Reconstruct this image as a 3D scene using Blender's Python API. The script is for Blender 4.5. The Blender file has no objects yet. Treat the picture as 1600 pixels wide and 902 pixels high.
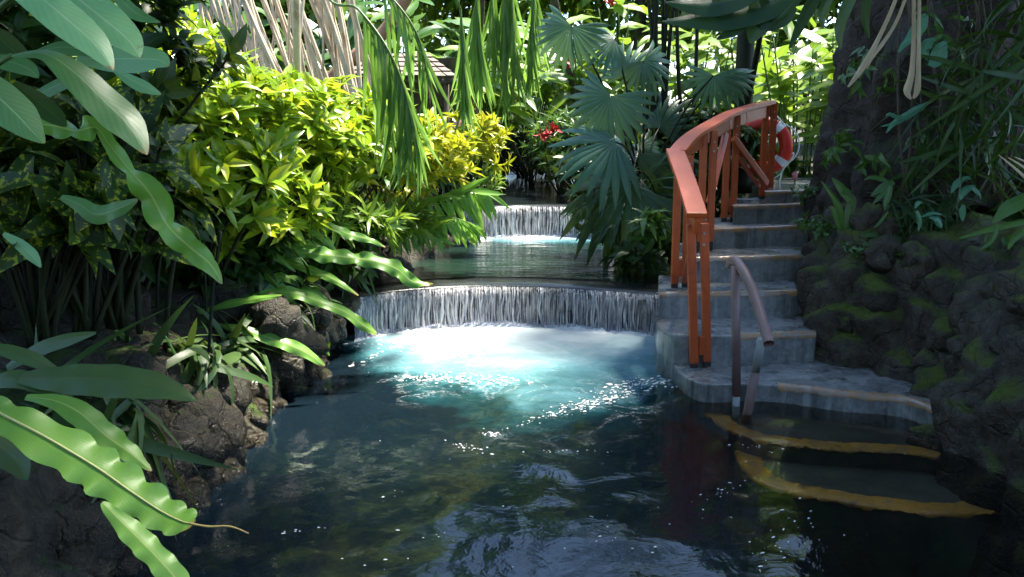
import bpy, bmesh, math, random
import numpy as np
from mathutils import Vector, Matrix, noise, Quaternion
R = math.radians
scene = bpy.context.scene
col = scene.collection
random.seed(7)

# ------------------------------------------------------------------ camera
CAM_H, F, PITCH = 1.6, 1400.0, R(10.16)
cam_data = bpy.data.cameras.new('camera')
cam = bpy.data.objects.new('camera', cam_data)
col.objects.link(cam)
cam.location = (0, 0, CAM_H)
cam.rotation_euler = (R(90) - PITCH, 0, 0)
cam_data.sensor_width = 36.0
cam_data.lens = 36.0 * F / 1600.0
cam_data.clip_start = 0.05
cam_data.clip_end = 600
scene.camera = cam

# ------------------------------------------------------------------ sky, sun, exposure
SUN_EL, SUN_AZ = R(68), R(48)          # azimuth from +Y, clockwise
world = bpy.data.worlds.new('World')
scene.world = world
world.use_nodes = True
wn = world.node_tree
sky = wn.nodes.new('ShaderNodeTexSky')
sky.sky_type = 'NISHITA'
sky.sun_disc = False
sky.sun_elevation = SUN_EL
sky.sun_rotation = SUN_AZ
sky.air_density = 1.0
sky.dust_density = 0.4
sky.ozone_density = 3.0
bg = wn.nodes['Background']
bg.inputs['Strength'].default_value = 0.125
wn.links.new(sky.outputs['Color'], bg.inputs['Color'])
sun_data = bpy.data.lights.new('sun', 'SUN')
sun_data.energy = 5.0
sun_data.angle = R(6.0)
sun_data.color = (1.0, 0.93, 0.80)
sun = bpy.data.objects.new('sun', sun_data)
col.objects.link(sun)
TOSUN = Vector((math.sin(SUN_AZ) * math.cos(SUN_EL), math.cos(SUN_AZ) * math.cos(SUN_EL), math.sin(SUN_EL)))
sun.rotation_euler = (-TOSUN).to_track_quat('-Z', 'Y').to_euler()
sun.location = (0, 0, 20)
vs = scene.view_settings
vs.view_transform = 'Standard'
vs.look = 'None'
vs.gamma = 1.0
vs.use_curve_mapping = False
vs.exposure = 2.25
scene.cycles.use_adaptive_sampling = True
scene.cycles.adaptive_threshold = 0.02
scene.cycles.max_bounces = 5
scene.cycles.diffuse_bounces = 2
scene.cycles.glossy_bounces = 2
scene.cycles.transmission_bounces = 2
scene.cycles.transparent_max_bounces = 8
scene.cycles.sample_clamp_indirect = 6.0
scene.cycles.caustics_reflective = False
scene.cycles.caustics_refractive = False

# ------------------------------------------------------------------ pixel -> place
CP, SP = math.cos(PITCH), math.sin(PITCH)
def ray(px, py):
    r, u = px - 800.0, 451.0 - py
    return Vector((r, F * CP + u * SP, -F * SP + u * CP))
def W(px, py, d):                      # the point of that sight line d metres ahead
    v = ray(px, py)
    return Vector((0, 0, CAM_H)) + v * (d / v.y)
def WZ(px, py, z):                     # the point of that sight line at height z
    v = ray(px, py)
    return Vector((0, 0, CAM_H)) + v * ((z - CAM_H) / v.z)
CAMP = Vector((0, 0, CAM_H))

# ------------------------------------------------------------------ object helpers
WM = {}
def reg(o, m):
    WM[o.name] = m.copy()
    return o
def tag(o, label=None, cat=None, group=None, kind=None):
    if label: o['label'] = label
    if cat: o['category'] = cat
    if group: o['group'] = group
    if kind: o['kind'] = kind
    return o
def thing(name, label, cat, loc, group=None):
    o = bpy.data.objects.new(name, None)
    o.empty_display_size = 0.1
    col.objects.link(o)
    o.location = loc
    reg(o, Matrix.Translation(Vector(loc)))
    return tag(o, label, cat, group)
def place(name, mesh, parent=None, m=None):
    """link a mesh object whose world matrix is m (default: the parent's own)"""
    o = bpy.data.objects.new(name, mesh)
    col.objects.link(o)
    if parent is not None:
        pm = WM[parent.name]
        o.parent = parent
        m = pm if m is None else m
        o.matrix_basis = pm.inverted() @ m
    else:
        m = Matrix.Identity(4) if m is None else m
        o.matrix_basis = m
    return reg(o, m)

class MB:
    def __init__(s):
        s.v, s.f, s.uv = [], [], []
    def add(s, verts, faces, uvs=None):
        n = len(s.v)
        s.v += [tuple(p) for p in verts]
        s.f += [tuple(i + n for i in f) for f in faces]
        s.uv += (list(uvs) if uvs is not None else [(0.5, 0.5)] * len(verts))
        return s
    def grid(s, rows, uvrows=None, closed=False):
        nu = len(rows[0]); nv = len(rows)
        verts = [p for r in rows for p in r]
        faces = []
        for j in range(nv - 1):
            for i in range(nu if closed else nu - 1):
                a, b = j * nu + i, j * nu + (i + 1) % nu
                faces.append((a, b, b + nu, a + nu))
        if uvrows is None:
            uvrows = [[(i / max(nu - 1, 1), j / max(nv - 1, 1)) for i in range(nu)] for j in range(nv)]
        return s.add(verts, faces, [u for r in uvrows for u in r])
    def tube(s, pts, rad, n=8, cap=True):
        pts = [Vector(p) for p in pts]
        if not hasattr(rad, '__len__'): rad = [rad] * len(pts)
        rows = []; prev = None
        for i, p in enumerate(pts):
            t = (pts[min(i + 1, len(pts) - 1)] - pts[max(i - 1, 0)])
            t = t.normalized() if t.length > 1e-9 else Vector((0, 0, 1))
            if prev is None:
                a = t.cross(Vector((0, 0, 1)))
                if a.length < 1e-3: a = t.cross(Vector((0, 1, 0)))
            else:
                a = prev - t * prev.dot(t)
            a.normalize(); prev = a
            b = t.cross(a)
            rows.append([p + (a * math.cos(k * 2 * math.pi / n) + b * math.sin(k * 2 * math.pi / n)) * rad[i] for k in range(n)])
        s.grid(rows, closed=True)
        if cap:
            base = len(s.v) - n * len(pts)
            s.f.append(tuple(base + k for k in reversed(range(n))))
            s.f.append(tuple(base + n * (len(pts) - 1) + k for k in range(n)))
        return s
    def box(s, lo, hi, m=None):
        x0, y0, z0 = lo; x1, y1, z1 = hi
        vs_ = [Vector(p) for p in ((x0,y0,z0),(x1,y0,z0),(x1,y1,z0),(x0,y1,z0),(x0,y0,z1),(x1,y0,z1),(x1,y1,z1),(x0,y1,z1))]
        if m is not None: vs_ = [m @ p for p in vs_]
        return s.add(vs_, [(0,3,2,1),(4,5,6,7),(0,1,5,4),(1,2,6,5),(2,3,7,6),(3,0,4,7)])
    def mesh(s, name, mat, smooth=True, off=None, bevel=0):
        me = bpy.data.meshes.new(name)
        v = s.v if off is None else [(p[0] - off[0], p[1] - off[1], p[2] - off[2]) for p in s.v]
        me.from_pydata(v, [], s.f)
        if bevel:
            bm = bmesh.new(); bm.from_mesh(me)
            bmesh.ops.recalc_face_normals(bm, faces=bm.faces)
            ed = [e for e in bm.edges if len(e.link_faces) == 2 and e.calc_face_angle(0) > 0.6]
            bmesh.ops.bevel(bm, geom=ed, offset=bevel, segments=2, affect='EDGES', profile=0.6)
            bm.to_mesh(me); bm.free()
        else:
            uvl = me.uv_layers.new(name='uv')
            li = np.empty(len(me.loops), dtype=np.int32)
            me.loops.foreach_get('vertex_index', li)
            uvl.data.foreach_set('uv', np.array(s.uv, dtype=np.float32)[li].ravel())
        if smooth:
            me.polygons.foreach_set('use_smooth', [True] * len(me.polygons))
        me.materials.append(mat)
        me.update()
        return me
def build(name, mb, mat, parent=None, smooth=True, bevel=0):
    """mesh given in world coordinates, its origin moved to the parent's (or its own base)"""
    if parent is not None:
        off = WM[parent.name].translation
        return place(name, mb.mesh(name, mat, smooth, off, bevel), parent)
    a = np.array(mb.v)
    off = Vector((a[:, 0].mean(), a[:, 1].mean(), a[:, 2].min()))
    return place(name, mb.mesh(name, mat, smooth, off, bevel), None, Matrix.Translation(off))

def catmull(pts, n=8):
    pts = [Vector(p) for p in pts]
    out = []
    for i in range(len(pts) - 1):
        p0 = pts[max(i - 1, 0)]; p1 = pts[i]; p2 = pts[i + 1]; p3 = pts[min(i + 2, len(pts) - 1)]
        for k in range(n):
            t = k / n
            out.append(0.5 * ((2 * p1) + (p2 - p0) * t + (2 * p0 - 5 * p1 + 4 * p2 - p3) * t * t + (3 * p1 - p0 - 3 * p2 + p3) * t ** 3))
    out.append(pts[-1].copy())
    return out
def lerp_list(vals, n):
    x = np.linspace(0, len(vals) - 1, n)
    return list(np.interp(x, np.arange(len(vals)), vals))

# ------------------------------------------------------------------ materials
def newmat(name):
    m = bpy.data.materials.new(name)
    m.use_nodes = True
    nt = m.node_tree
    nt.nodes.clear()
    out = nt.nodes.new('ShaderNodeOutputMaterial')
    return m, nt, out
class NT:
    def __init__(s, nt): s.nt = nt
    def n(s, t, **kw):
        x = s.nt.nodes.new('ShaderNode' + t)
        for k, v in kw.items(): setattr(x, k, v)
        return x
    def l(s, a, b): s.nt.links.new(a, b)
    def val(s, sock, v):
        if hasattr(v, 'is_output'): s.l(v, sock)
        else: sock.default_value = v
    def math(s, op, a, b=None, c=None, clamp=False):
        x = s.n('Math', operation=op); x.use_clamp = clamp
        s.val(x.inputs[0], a)
        if b is not None: s.val(x.inputs[1], b)
        if c is not None: s.val(x.inputs[2], c)
        return x.outputs[0]
    def mix(s, f, a, b):
        x = s.n('Mix', data_type='RGBA')
        s.val(x.inputs[0], f)
        s.val(x.inputs[6], a if hasattr(a, 'is_output') else (*a[:3], 1))
        s.val(x.inputs[7], b if hasattr(b, 'is_output') else (*b[:3], 1))
        return x.outputs[2]
    def noise(s, vec, scale, detail=3, rough=0.55, dist=0.0):
        x = s.n('TexNoise')
        if vec is not None: s.l(vec, x.inputs['Vector'])
        x.inputs['Scale'].default_value = scale
        x.inputs['Detail'].default_value = detail
        x.inputs['Roughness'].default_value = rough
        x.inputs['Distortion'].default_value = dist
        return x.outputs['Fac']
    def ramp(s, f, stops):
        x = s.n('ValToRGB')
        e = x.color_ramp.elements
        while len(e) < len(stops): e.new(0.5)
        for el, (p, c) in zip(e, stops):
            el.position = p
            el.color = (*c, 1) if hasattr(c, '__len__') else (c, c, c, 1)
        s.val(x.inputs[0], f)
        return x.outputs[0]
    def bump(s, h, strength=0.3, dist=0.02, normal=None):
        x = s.n('Bump')
        x.inputs['Strength'].default_value = strength
        x.inputs['Distance'].default_value = dist
        s.l(h, x.inputs['Height'])
        if normal is not None: s.l(normal, x.inputs['Normal'])
        return x.outputs['Normal']

def leaf_mat(name, cols, rib=(0.35, 0.45, 0.12), ribw=0.035, rough=0.36, transl=0.35, spots=None, veins=14, brown=0.06, spec=0.55, tip=0.0, vs_=0.018):
    m, nt, out = newmat(name)
    k = NT(nt)
    oi = k.n('ObjectInfo').outputs['Random']
    ii = k.n('NewGeometry').outputs['Random Per Island']
    rnd = k.math('FRACT', k.math('ADD', oi, ii))
    n = len(cols)
    base = k.ramp(rnd, [(i / max(n - 1, 1), c) for i, c in enumerate(cols)])
    tc = k.n('TexCoord')
    sep = k.n('SeparateXYZ'); k.l(tc.outputs['UV'], sep.inputs[0])
    u = k.math('ABSOLUTE', k.math('SUBTRACT', sep.outputs[0], 0.5))
    nz = k.noise(tc.outputs['Object'], 22, 3)
    base = k.mix(k.math('MULTIPLY', nz, 0.45), base, k.mix(0.5, base, (0.0, 0.02, 0.0)))
    # blemishes with a shape of their own
    bl = k.noise(tc.outputs['Object'], 9, 4, 0.7)
    base = k.mix(k.ramp(bl, [(0.66, 0.0), (0.74, 1.0)]) if brown else 0.0, base, (0.22 * brown * 6, 0.17 * brown * 6, 0.03))
    if tip:
        tf = k.math('ADD', sep.outputs[1], k.math('MULTIPLY', k.math('SUBTRACT', k.noise(tc.outputs['Object'], 14, 3), 0.5), 0.22))
        tf = k.math('ADD', tf, k.math('MULTIPLY', k.math('POWER', k.math('MULTIPLY', u, 2.0), 6.0), 0.07))
        base = k.mix(k.math('MULTIPLY', k.ramp(tf, [(0.955, 0.0), (1.0, 1.0)]), tip), base, (0.26, 0.17, 0.05))
    if spots:
        sp = k.noise(tc.outputs['Object'], 34, 2, 0.6)
        base = k.mix(k.ramp(sp, [(0.54, 0.0), (0.6, 1.0)]), base, spots)
    vein = k.math('SINE', k.math('MULTIPLY', k.math('ADD', k.math('MULTIPLY', sep.outputs[1], 1.0), k.math('MULTIPLY', u, -0.55)), veins * 6.283))
    base = k.mix(k.math('MULTIPLY', k.math('ADD', vein, 1.0), vs_), base, rib)
    ribf = k.math('SUBTRACT', 1.0, k.math('DIVIDE', u, ribw), clamp=True)
    base = k.mix(k.math('MULTIPLY', ribf, 0.8), base, rib)
    h = k.math('ADD', k.math('MULTIPLY', vein, 0.06), k.math('MULTIPLY', nz, 0.5))
    nb = k.bump(h, 0.3, 0.003)
    p = k.n('BsdfPrincipled')
    k.l(base, p.inputs['Base Color']); k.l(nb, p.inputs['Normal'])
    k.l(k.math('ADD', rough - 0.1, k.math('MULTIPLY', nz, 0.2)), p.inputs['Roughness'])
    p.inputs['Specular IOR Level'].default_value = spec
    t = k.n('BsdfTranslucent')
    tcx = k.mix(0.55, base, (0.30, 0.40, 0.02))
    k.l(k.mix(0.35, base, tcx), t.inputs['Color'])
    mx = k.n('MixShader'); mx.inputs[0].default_value = transl
    k.l(p.outputs[0], mx.inputs[1]); k.l(t.outputs[0], mx.inputs[2])
    k.l(mx.outputs[0], out.inputs[0])
    return m

def solid_mat(name, c1, c2, scale=6, rough=(0.5, 0.8), bump=0.3, bdist=0.01, detail=5, spec=0.4, stretch=None, third=None):
    m, nt, out = newmat(name)
    k = NT(nt)
    tc = k.n('TexCoord').outputs['Object']
    if stretch:
        mp = k.n('Mapping'); mp.inputs['Scale'].default_value = stretch
        k.l(tc, mp.inputs[0]); tc = mp.outputs[0]
    f = k.noise(tc, scale, detail, 0.6)
    f2 = k.noise(tc, scale * 6, 4, 0.6)
    c = k.mix(k.ramp(f, [(0.32, 0.0), (0.68, 1.0)]), c1, c2)
    c = k.mix(k.math('MULTIPLY', f2, 0.5), c, k.mix(0.5, c, (0.0, 0.0, 0.0)))
    if third:
        c = k.mix(k.ramp(k.noise(tc, scale * 1.7, 5, 0.65, 0.6), [(0.55, 0.0), (0.66, 1.0)]), c, third)
    p = k.n('BsdfPrincipled')
    k.l(c, p.inputs['Base Color'])
    k.l(k.math('ADD', rough[0], k.math('MULTIPLY', f2, rough[1] - rough[0])), p.inputs['Roughness'])
    p.inputs['Specular IOR Level'].default_value = spec
    k.l(k.bump(k.math('ADD', f, k.math('MULTIPLY', f2, 0.5)), bump, bdist), p.inputs['Normal'])
    k.l(p.outputs[0], out.inputs[0])
    return m

def rock_mat(name, dark, light, moss, moss_lo=0.5, wet=True):
    m, nt, out = newmat(name)
    k = NT(nt)
    geo = k.n('NewGeometry')
    tc = geo.outputs['Position']
    f = k.noise(tc, 2.6, 6, 0.62, 0.3)
    f2 = k.noise(tc, 19, 6, 0.7)
    f3 = k.noise(tc, 75, 3, 0.6)
    c = k.mix(k.ramp(f, [(0.3, 0.0), (0.7, 1.0)]), dark, light)
    c = k.mix(k.ramp(f2, [(0.35, 0.75), (0.62, 0.0)]), c, [x * 0.28 for x in dark])
    c = k.mix(k.ramp(f3, [(0.62, 0.0), (0.72, 0.55)]), c, [min(1, x * 2.4) for x in light])
    sep = k.n('SeparateXYZ'); k.l(geo.outputs['Normal'], sep.inputs[0])
    mo = k.math('ADD', k.math('MULTIPLY', sep.outputs[2], 0.42), k.noise(tc, 3.4, 5, 0.65))
    mo = k.ramp(mo, [(moss_lo + 0.27, 0.0), (moss_lo + 0.50, 1.0)])
    mcol = k.mix(k.noise(tc, 40, 3), [x * 0.45 for x in moss], [x * 1.5 for x in moss])
    c = k.mix(mo, c, mcol)
    # wet band along the water line, a shape of the splash zone
    sp = k.n('SeparateXYZ'); k.l(tc, sp.inputs[0])
    wetf = k.ramp(k.math('ADD', sp.outputs[2], k.math('MULTIPLY', f, -0.35)), [(0.0, 1.0), (0.12, 0.0)]) if wet else None
    p = k.n('BsdfPrincipled')
    k.l(c, p.inputs['Base Color'])
    r = k.math('ADD', 0.32, k.math('MULTIPLY', f2, 0.45))
    if wet: r = k.math('MULTIPLY', r, k.math('SUBTRACT', 1.0, k.math('MULTIPLY', wetf, 0.7)))
    r = k.math('ADD', r, k.math('MULTIPLY', mo, 0.2), clamp=True)
    k.l(r, p.inputs['Roughness'])
    p.inputs['Specular IOR Level'].default_value = 0.3
    vo = k.n('TexVoronoi', feature='DISTANCE_TO_EDGE'); vo.inputs['Scale'].default_value = 5.5
    wob = k.n('Mix', data_type='RGBA'); wob.inputs[0].default_value = 0.16; k.l(tc, wob.inputs[6])
    nzc = k.n('TexNoise'); k.l(tc, nzc.inputs[0]); nzc.inputs['Scale'].default_value = 6; nzc.inputs['Detail'].default_value = 4
    k.l(nzc.outputs['Color'], wob.inputs[7]); k.l(wob.outputs[2], vo.inputs['Vector'])
    crack = k.ramp(vo.outputs['Distance'], [(0.0, 0.0), (0.045, 1.0)])
    h = k.math('ADD', k.math('MULTIPLY', f2, 1.3), k.math('MULTIPLY', f3, 0.45))
    h = k.math('ADD', h, k.math('MULTIPLY', crack, 0.5))
    h = k.math('ADD', h, k.math('MULTIPLY', k.noise(tc, 160, 2), k.math('MULTIPLY', mo, 0.8)))
    k.l(k.bump(h, 0.8, 0.03), p.inputs['Normal'])
    k.l(p.outputs[0], out.inputs[0])
    return m

M = {}
M['rock_l'] = rock_mat('brown_bank_rock', (0.020, 0.017, 0.011), (0.068, 0.056, 0.035), (0.04, 0.07, 0.010), 0.60)
M['rock_r'] = rock_mat('mossy_wall_rock', (0.030, 0.023, 0.015), (0.088, 0.070, 0.045), (0.075, 0.105, 0.008), 0.45)
M['soil'] = solid_mat('dark_soil', (0.02, 0.016, 0.011), (0.05, 0.04, 0.02), 3, (0.8, 1.0), 0.6, 0.03, third=(0.03, 0.05, 0.01))
M['bark'] = rock_mat('mossy_bark', (0.020, 0.013, 0.008), (0.060, 0.043, 0.031), (0.042, 0.060, 0.006), 0.41, False)
M['bark2'] = solid_mat('brown_bark', (0.045, 0.035, 0.022), (0.11, 0.09, 0.06), 7, (0.7, 0.95), 0.7, 0.02, stretch=(1, 1, 0.3))
M['stem'] = solid_mat('green_stem', (0.05, 0.10, 0.02), (0.10, 0.18, 0.04), 9, (0.4, 0.6), 0.2)
M['darkstem'] = solid_mat('dark_stem', (0.006, 0.009, 0.004), (0.022, 0.028, 0.010), 9, (0.45, 0.7), 0.3, stretch=(1, 1, 0.4), spec=0.2)
M['root'] = solid_mat('pale_root', (0.42, 0.34, 0.24), (0.66, 0.57, 0.44), 5, (0.5, 0.7), 0.3, 0.006, stretch=(1, 1, 0.25), third=(0.26, 0.19, 0.12))
M['dry'] = solid_mat('dry_frond', (0.28, 0.20, 0.11), (0.46, 0.36, 0.22), 8, (0.5, 0.8), 0.3, 0.006, stretch=(1, 1, 0.3))
M['shingle'] = solid_mat('weathered_shingle', (0.10, 0.08, 0.065), (0.22, 0.175, 0.14), 9, (0.6, 0.85), 0.5, 0.01, stretch=(1, 4, 4))
M['concrete'] = solid_mat('wet_grey_concrete', (0.11, 0.115, 0.12), (0.22, 0.22, 0.22), 3.2, (0.25, 0.7), 0.5, 0.012, third=(0.07, 0.08, 0.07))
M['pipe'] = solid_mat('worn_brown_pipe', (0.20, 0.12, 0.11), (0.27, 0.17, 0.15), 4, (0.3, 0.5), 0.1, 0.003)
M['steel'] = solid_mat('grey_steel', (0.3, 0.31, 0.31), (0.42, 0.42, 0.41), 6, (0.3, 0.5), 0.1)
M['black'] = solid_mat('dark_socket', (0.02, 0.018, 0.016), (0.04, 0.035, 0.03), 9, (0.5, 0.8), 0.3)
M['white'] = solid_mat('white_band', (0.72, 0.72, 0.70), (0.80, 0.80, 0.78), 5, (0.4, 0.6), 0.15, 0.004)
M['ring'] = solid_mat('orange_red_ring', (0.60, 0.022, 0.009), (0.68, 0.032, 0.012), 4, (0.35, 0.5), 0.1, 0.004)
M['pink'] = solid_mat('pink_petal', (0.70, 0.22, 0.24), (0.75, 0.40, 0.42), 9, (0.4, 0.6), 0.2)
M['red'] = solid_mat('red_petal', (0.45, 0.01, 0.015), (0.6, 0.03, 0.03), 9, (0.4, 0.6), 0.2)
M['croton_husk'] = solid_mat('pinkish_bract', (0.40, 0.16, 0.10), (0.55, 0.30, 0.2), 9, (0.4, 0.6), 0.2)

def wood_mat():
    m, nt, out = newmat('orange_stained_timber')
    k = NT(nt)
    tc = k.n('TexCoord').outputs['Object']
    mp = k.n('Mapping'); mp.inputs['Scale'].default_value = (30, 30, 3)
    k.l(tc, mp.inputs[0])
    g = k.noise(mp.outputs[0], 2.2, 5, 0.65, 0.8)
    w = k.noise(tc, 6, 4)
    c = k.mix(g, (0.34, 0.046, 0.008), (0.54, 0.098, 0.017))
    c = k.mix(k.ramp(w, [(0.55, 0.0), (0.75, 0.55)]), c, (0.20, 0.035, 0.012))
    c = k.mix(k.ramp(k.noise(mp.outputs[0], 5, 6, 0.75), [(0.57, 0.0), (0.66, 0.75)]), c, (0.13, 0.055, 0.03))
    p = k.n('BsdfPrincipled'); k.l(c, p.inputs['Base Color'])
    k.l(k.math('ADD', 0.32, k.math('MULTIPLY', g, 0.25)), p.inputs['Roughness'])
    p.inputs['Specular IOR Level'].default_value = 0.42
    p.inputs['Coat Weight'].default_value = 0.10
    p.inputs['Coat Roughness'].default_value = 0.25
    k.l(k.bump(g, 0.25, 0.004), p.inputs['Normal'])
    k.l(p.outputs[0], out.inputs[0])
    return m
M['wood'] = wood_mat()

def tread_mat(name, paint=None, keep=0.5):
    """wet concrete, optionally under worn ochre paint"""
    m, nt, out = newmat(name)
    k = NT(nt)
    tc = k.n('NewGeometry').outputs['Position']
    f = k.noise(tc, 4.5, 6, 0.65); f2 = k.noise(tc, 30, 5, 0.65); f3 = k.noise(tc, 11, 5, 0.7, 0.5)
    c = k.mix(k.ramp(f, [(0.3, 0.0), (0.7, 1.0)]), (0.13, 0.135, 0.135), (0.32, 0.315, 0.30))
    c = k.mix(k.ramp(f2, [(0.3, 0.5), (0.6, 0.0)]), c, (0.045, 0.05, 0.045))
    ms = k.n('Mapping'); ms.inputs['Scale'].default_value = (1, 1, 0.12); k.l(tc, ms.inputs[0])
    streak = k.noise(ms.outputs[0], 16, 4, 0.6)
    c = k.mix(k.ramp(streak, [(0.52, 0.0), (0.66, 0.6)]), c, (0.36, 0.36, 0.34))
    c = k.mix(k.ramp(k.noise(ms.outputs[0], 7, 4, 0.7), [(0.52, 0.0), (0.62, 0.7)]), c, (0.05, 0.055, 0.045))
    if paint:
        c = k.mix(k.ramp(f3, [(keep - 0.12, 1.0), (keep + 0.1, 0.0)]), c, k.mix(f2, paint, [x * 0.55 for x in paint]))
    p = k.n('BsdfPrincipled'); k.l(c, p.inputs['Base Color'])
    puddle = k.ramp(k.noise(tc, 3.0, 4, 0.5), [(0.44, 0.05), (0.60, 0.42)])
    k.l(puddle, p.inputs['Roughness'])
    p.inputs['Specular IOR Level'].default_value = 0.6
    k.l(k.bump(k.math('ADD', f2, k.math('MULTIPLY', k.noise(tc, 90, 2), 0.3)), 0.25, 0.008), p.inputs['Normal'])
    k.l(p.outputs[0], out.inputs[0])
    return m
M['tread'] = tread_mat('wet_tread')
M['tread_sub'] = solid_mat('submerged_dark_concrete', (0.045, 0.052, 0.050), (0.11, 0.115, 0.10), 4, (0.6, 0.9), 0.4, 0.01)  # darker concrete for the steps under water
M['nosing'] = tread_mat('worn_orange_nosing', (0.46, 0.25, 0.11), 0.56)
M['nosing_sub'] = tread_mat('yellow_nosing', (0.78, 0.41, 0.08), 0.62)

def water_mat(name, plume=None, foamlines=True, murk=(0.0035, 0.008, 0.015), clear=0.5, rip=1.0, stretch=(1, 1, 1), shallow=False):
    """plume: (cx, y0, halfwidth, length) of the aerated water below a fall"""
    m, nt, out = newmat(name)
    k = NT(nt)
    geo = k.n('NewGeometry')
    pos = geo.outputs['Position']
    sep = k.n('SeparateXYZ'); k.l(pos, sep.inputs[0])
    x, y = sep.outputs[0], sep.outputs[1]
    mp = k.n('Mapping'); mp.inputs['Scale'].default_value = stretch
    k.l(pos, mp.inputs[0]); vec = mp.outputs[0]
    r1 = k.noise(vec, 5.5, 4, 0.5, 0.7); r2 = k.noise(vec, 19, 3, 0.55, 0.5); r3 = k.noise(vec, 1.3, 2, 0.5, 0.3)
    h = k.math('ADD', k.math('ADD', k.math('MULTIPLY', r1, 1.0), k.math('MULTIPLY', r2, 0.18)), k.math('MULTIPLY', r3, 1.2))
    nb = k.bump(h, 0.55 * rip, 0.05)
    tr = k.n('BsdfTransparent'); tr.inputs[0].default_value = (0.88, 0.84, 0.72, 1)
    df = k.n('BsdfDiffuse')
    dcol = k.mix(k.noise(pos, 0.9, 3), murk, [murk[0] * 1.5, murk[1] * 1.6, murk[2] * 1.1])
    mx = k.n('MixShader'); mx.inputs[0].default_value = clear
    if plume:
        cx, y0, hw, ln = plume
        wob = k.math('SUBTRACT', k.noise(pos, 1.6, 4, 0.6, 0.8), 0.5)
        dy = k.math('DIVIDE', k.math('SUBTRACT', y0, y), ln)                       # 0 at the fall, 1 at the plume's tip
        dx = k.math('DIVIDE', k.math('ABSOLUTE', k.math('SUBTRACT', x, cx)), hw)
        ff = k.math('SUBTRACT', 1.0, k.math('ADD', k.math('MULTIPLY', dy, 0.95), k.math('MULTIPLY', k.math('POWER', dx, 3.0), k.math('ADD', 0.25, k.math('MULTIPLY', dy, 1.3)))))
        ff = k.math('ADD', ff, k.math('MULTIPLY', wob, 0.6), clamp=True)
        fine = k.noise(pos, 9, 5, 0.7, 1.0)
        ff2 = k.math('ADD', ff, k.math('MULTIPLY', k.math('SUBTRACT', fine, 0.5), 0.22), clamp=True)
        dcol = k.mix(k.ramp(ff2, [(0.06, 0.0), (0.3, 1.0)]), dcol, (0.012, 0.058, 0.068))
        dcol = k.mix(k.ramp(ff2, [(0.22, 0.0), (0.55, 1.0)]), dcol, (0.13, 0.29, 0.33))
        dcol = k.mix(k.ramp(ff2, [(0.52, 0.0), (0.86, 1.0)]), dcol, (0.50, 0.58, 0.60))
        opaque = k.math('SUBTRACT', 1.0, k.ramp(ff, [(0.05, 0.0), (0.35, 1.0)]))
        see = k.ramp(k.math('MULTIPLY', k.math('ADD', x, 3.0), 0.1666), [(0.62, clear), (0.70, 0.93)]) if shallow else clear     # the bed rises to the steps at x > 1
        opaque = k.math('MULTIPLY', opaque, see)
        if foamlines:
            wv = k.n('TexNoise'); k.l(pos, wv.inputs[0]); wv.inputs['Scale'].default_value = 2.3; wv.inputs['Detail'].default_value = 6
            wv.inputs['Distortion'].default_value = 1.4
            ridge = k.math('ABSOLUTE', k.math('SUBTRACT', wv.outputs['Fac'], 0.5))
            lines = k.ramp(ridge, [(0.0, 1.0), (0.045, 0.0)])
            speck = k.ramp(k.noise(pos, 46, 3, 0.6, 0.8), [(0.47, 0.0), (0.56, 1.0)])
            area = k.ramp(k.noise(pos, 1.15, 2, 0.5), [(0.40, 0.0), (0.52, 1.0)])
            band = k.ramp(ff, [(0.0, 0.0), (0.10, 0.2), (0.4, 0.2), (0.6, 0.0)])
            near = k.math('MULTIPLY', k.math('MULTIPLY', lines, speck), k.math('MULTIPLY', area, band))
            sp2 = k.ramp(k.noise(pos, 30, 2, 0.5, 0.4), [(0.775, 0.0), (0.79, 1.0)])
            foam = k.math('ADD', near, k.math('MULTIPLY', sp2, 0.5), clamp=True)
            dcol = k.mix(foam, dcol, (0.85, 0.88, 0.90))
            opaque = k.math('MULTIPLY', opaque, k.math('SUBTRACT', 1.0, foam))
        k.l(opaque, mx.inputs[0])
    k.l(dcol, df.inputs[0])
    k.l(df.outputs[0], mx.inputs[1]); k.l(tr.outputs[0], mx.inputs[2])
    gl = k.n('BsdfGlossy'); gl.inputs['Roughness'].default_value = 0.06
    k.l(nb, gl.inputs['Normal'])
    fr = k.n('Fresnel'); fr.inputs['IOR'].default_value = 1.33; k.l(nb, fr.inputs['Normal'])
    m2 = k.n('MixShader')
    k.l(fr.outputs[0], m2.inputs[0]); k.l(mx.outputs[0], m2.inputs[1]); k.l(gl.outputs[0], m2.inputs[2])
    k.l(m2.outputs[0], out.inputs[0])
    return m

def fall_mat(name, alpha=0.6, streak=16, bright=0.8):
    m, nt, out = newmat(name)
    k = NT(nt)
    pos = k.n('NewGeometry').outputs['Position']
    mp = k.n('Mapping'); mp.inputs['Scale'].default_value = (1, 1, 0.10)
    k.l(pos, mp.inputs[0])
    f = k.noise(mp.outputs[0], streak, 4, 0.6, 0.2)
    a = k.ramp(f, [(0.42, 0.05 if alpha < 1 else 0.18), (0.6, alpha)])
    p = k.n('BsdfPrincipled')
    p.inputs['Base Color'].default_value = (bright, bright, bright * 1.01, 1)
    p.inputs['Roughness'].default_value = 0.25
    t = k.n('BsdfTranslucent'); t.inputs[0].default_value = (bright, bright, bright, 1)
    m1 = k.n('MixShader'); m1.inputs[0].default_value = 0.45
    k.l(p.outputs[0], m1.inputs[1]); k.l(t.outputs[0], m1.inputs[2])
    tr = k.n('BsdfTransparent'); tr.inputs[0].default_value = (0.85, 0.86, 0.95, 1)
    m2 = k.n('MixShader'); k.l(a, m2.inputs[0])
    k.l(tr.outputs[0], m2.inputs[1]); k.l(m1.outputs[0], m2.inputs[2])
    k.l(m2.outputs[0], out.inputs[0])
    return m
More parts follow.
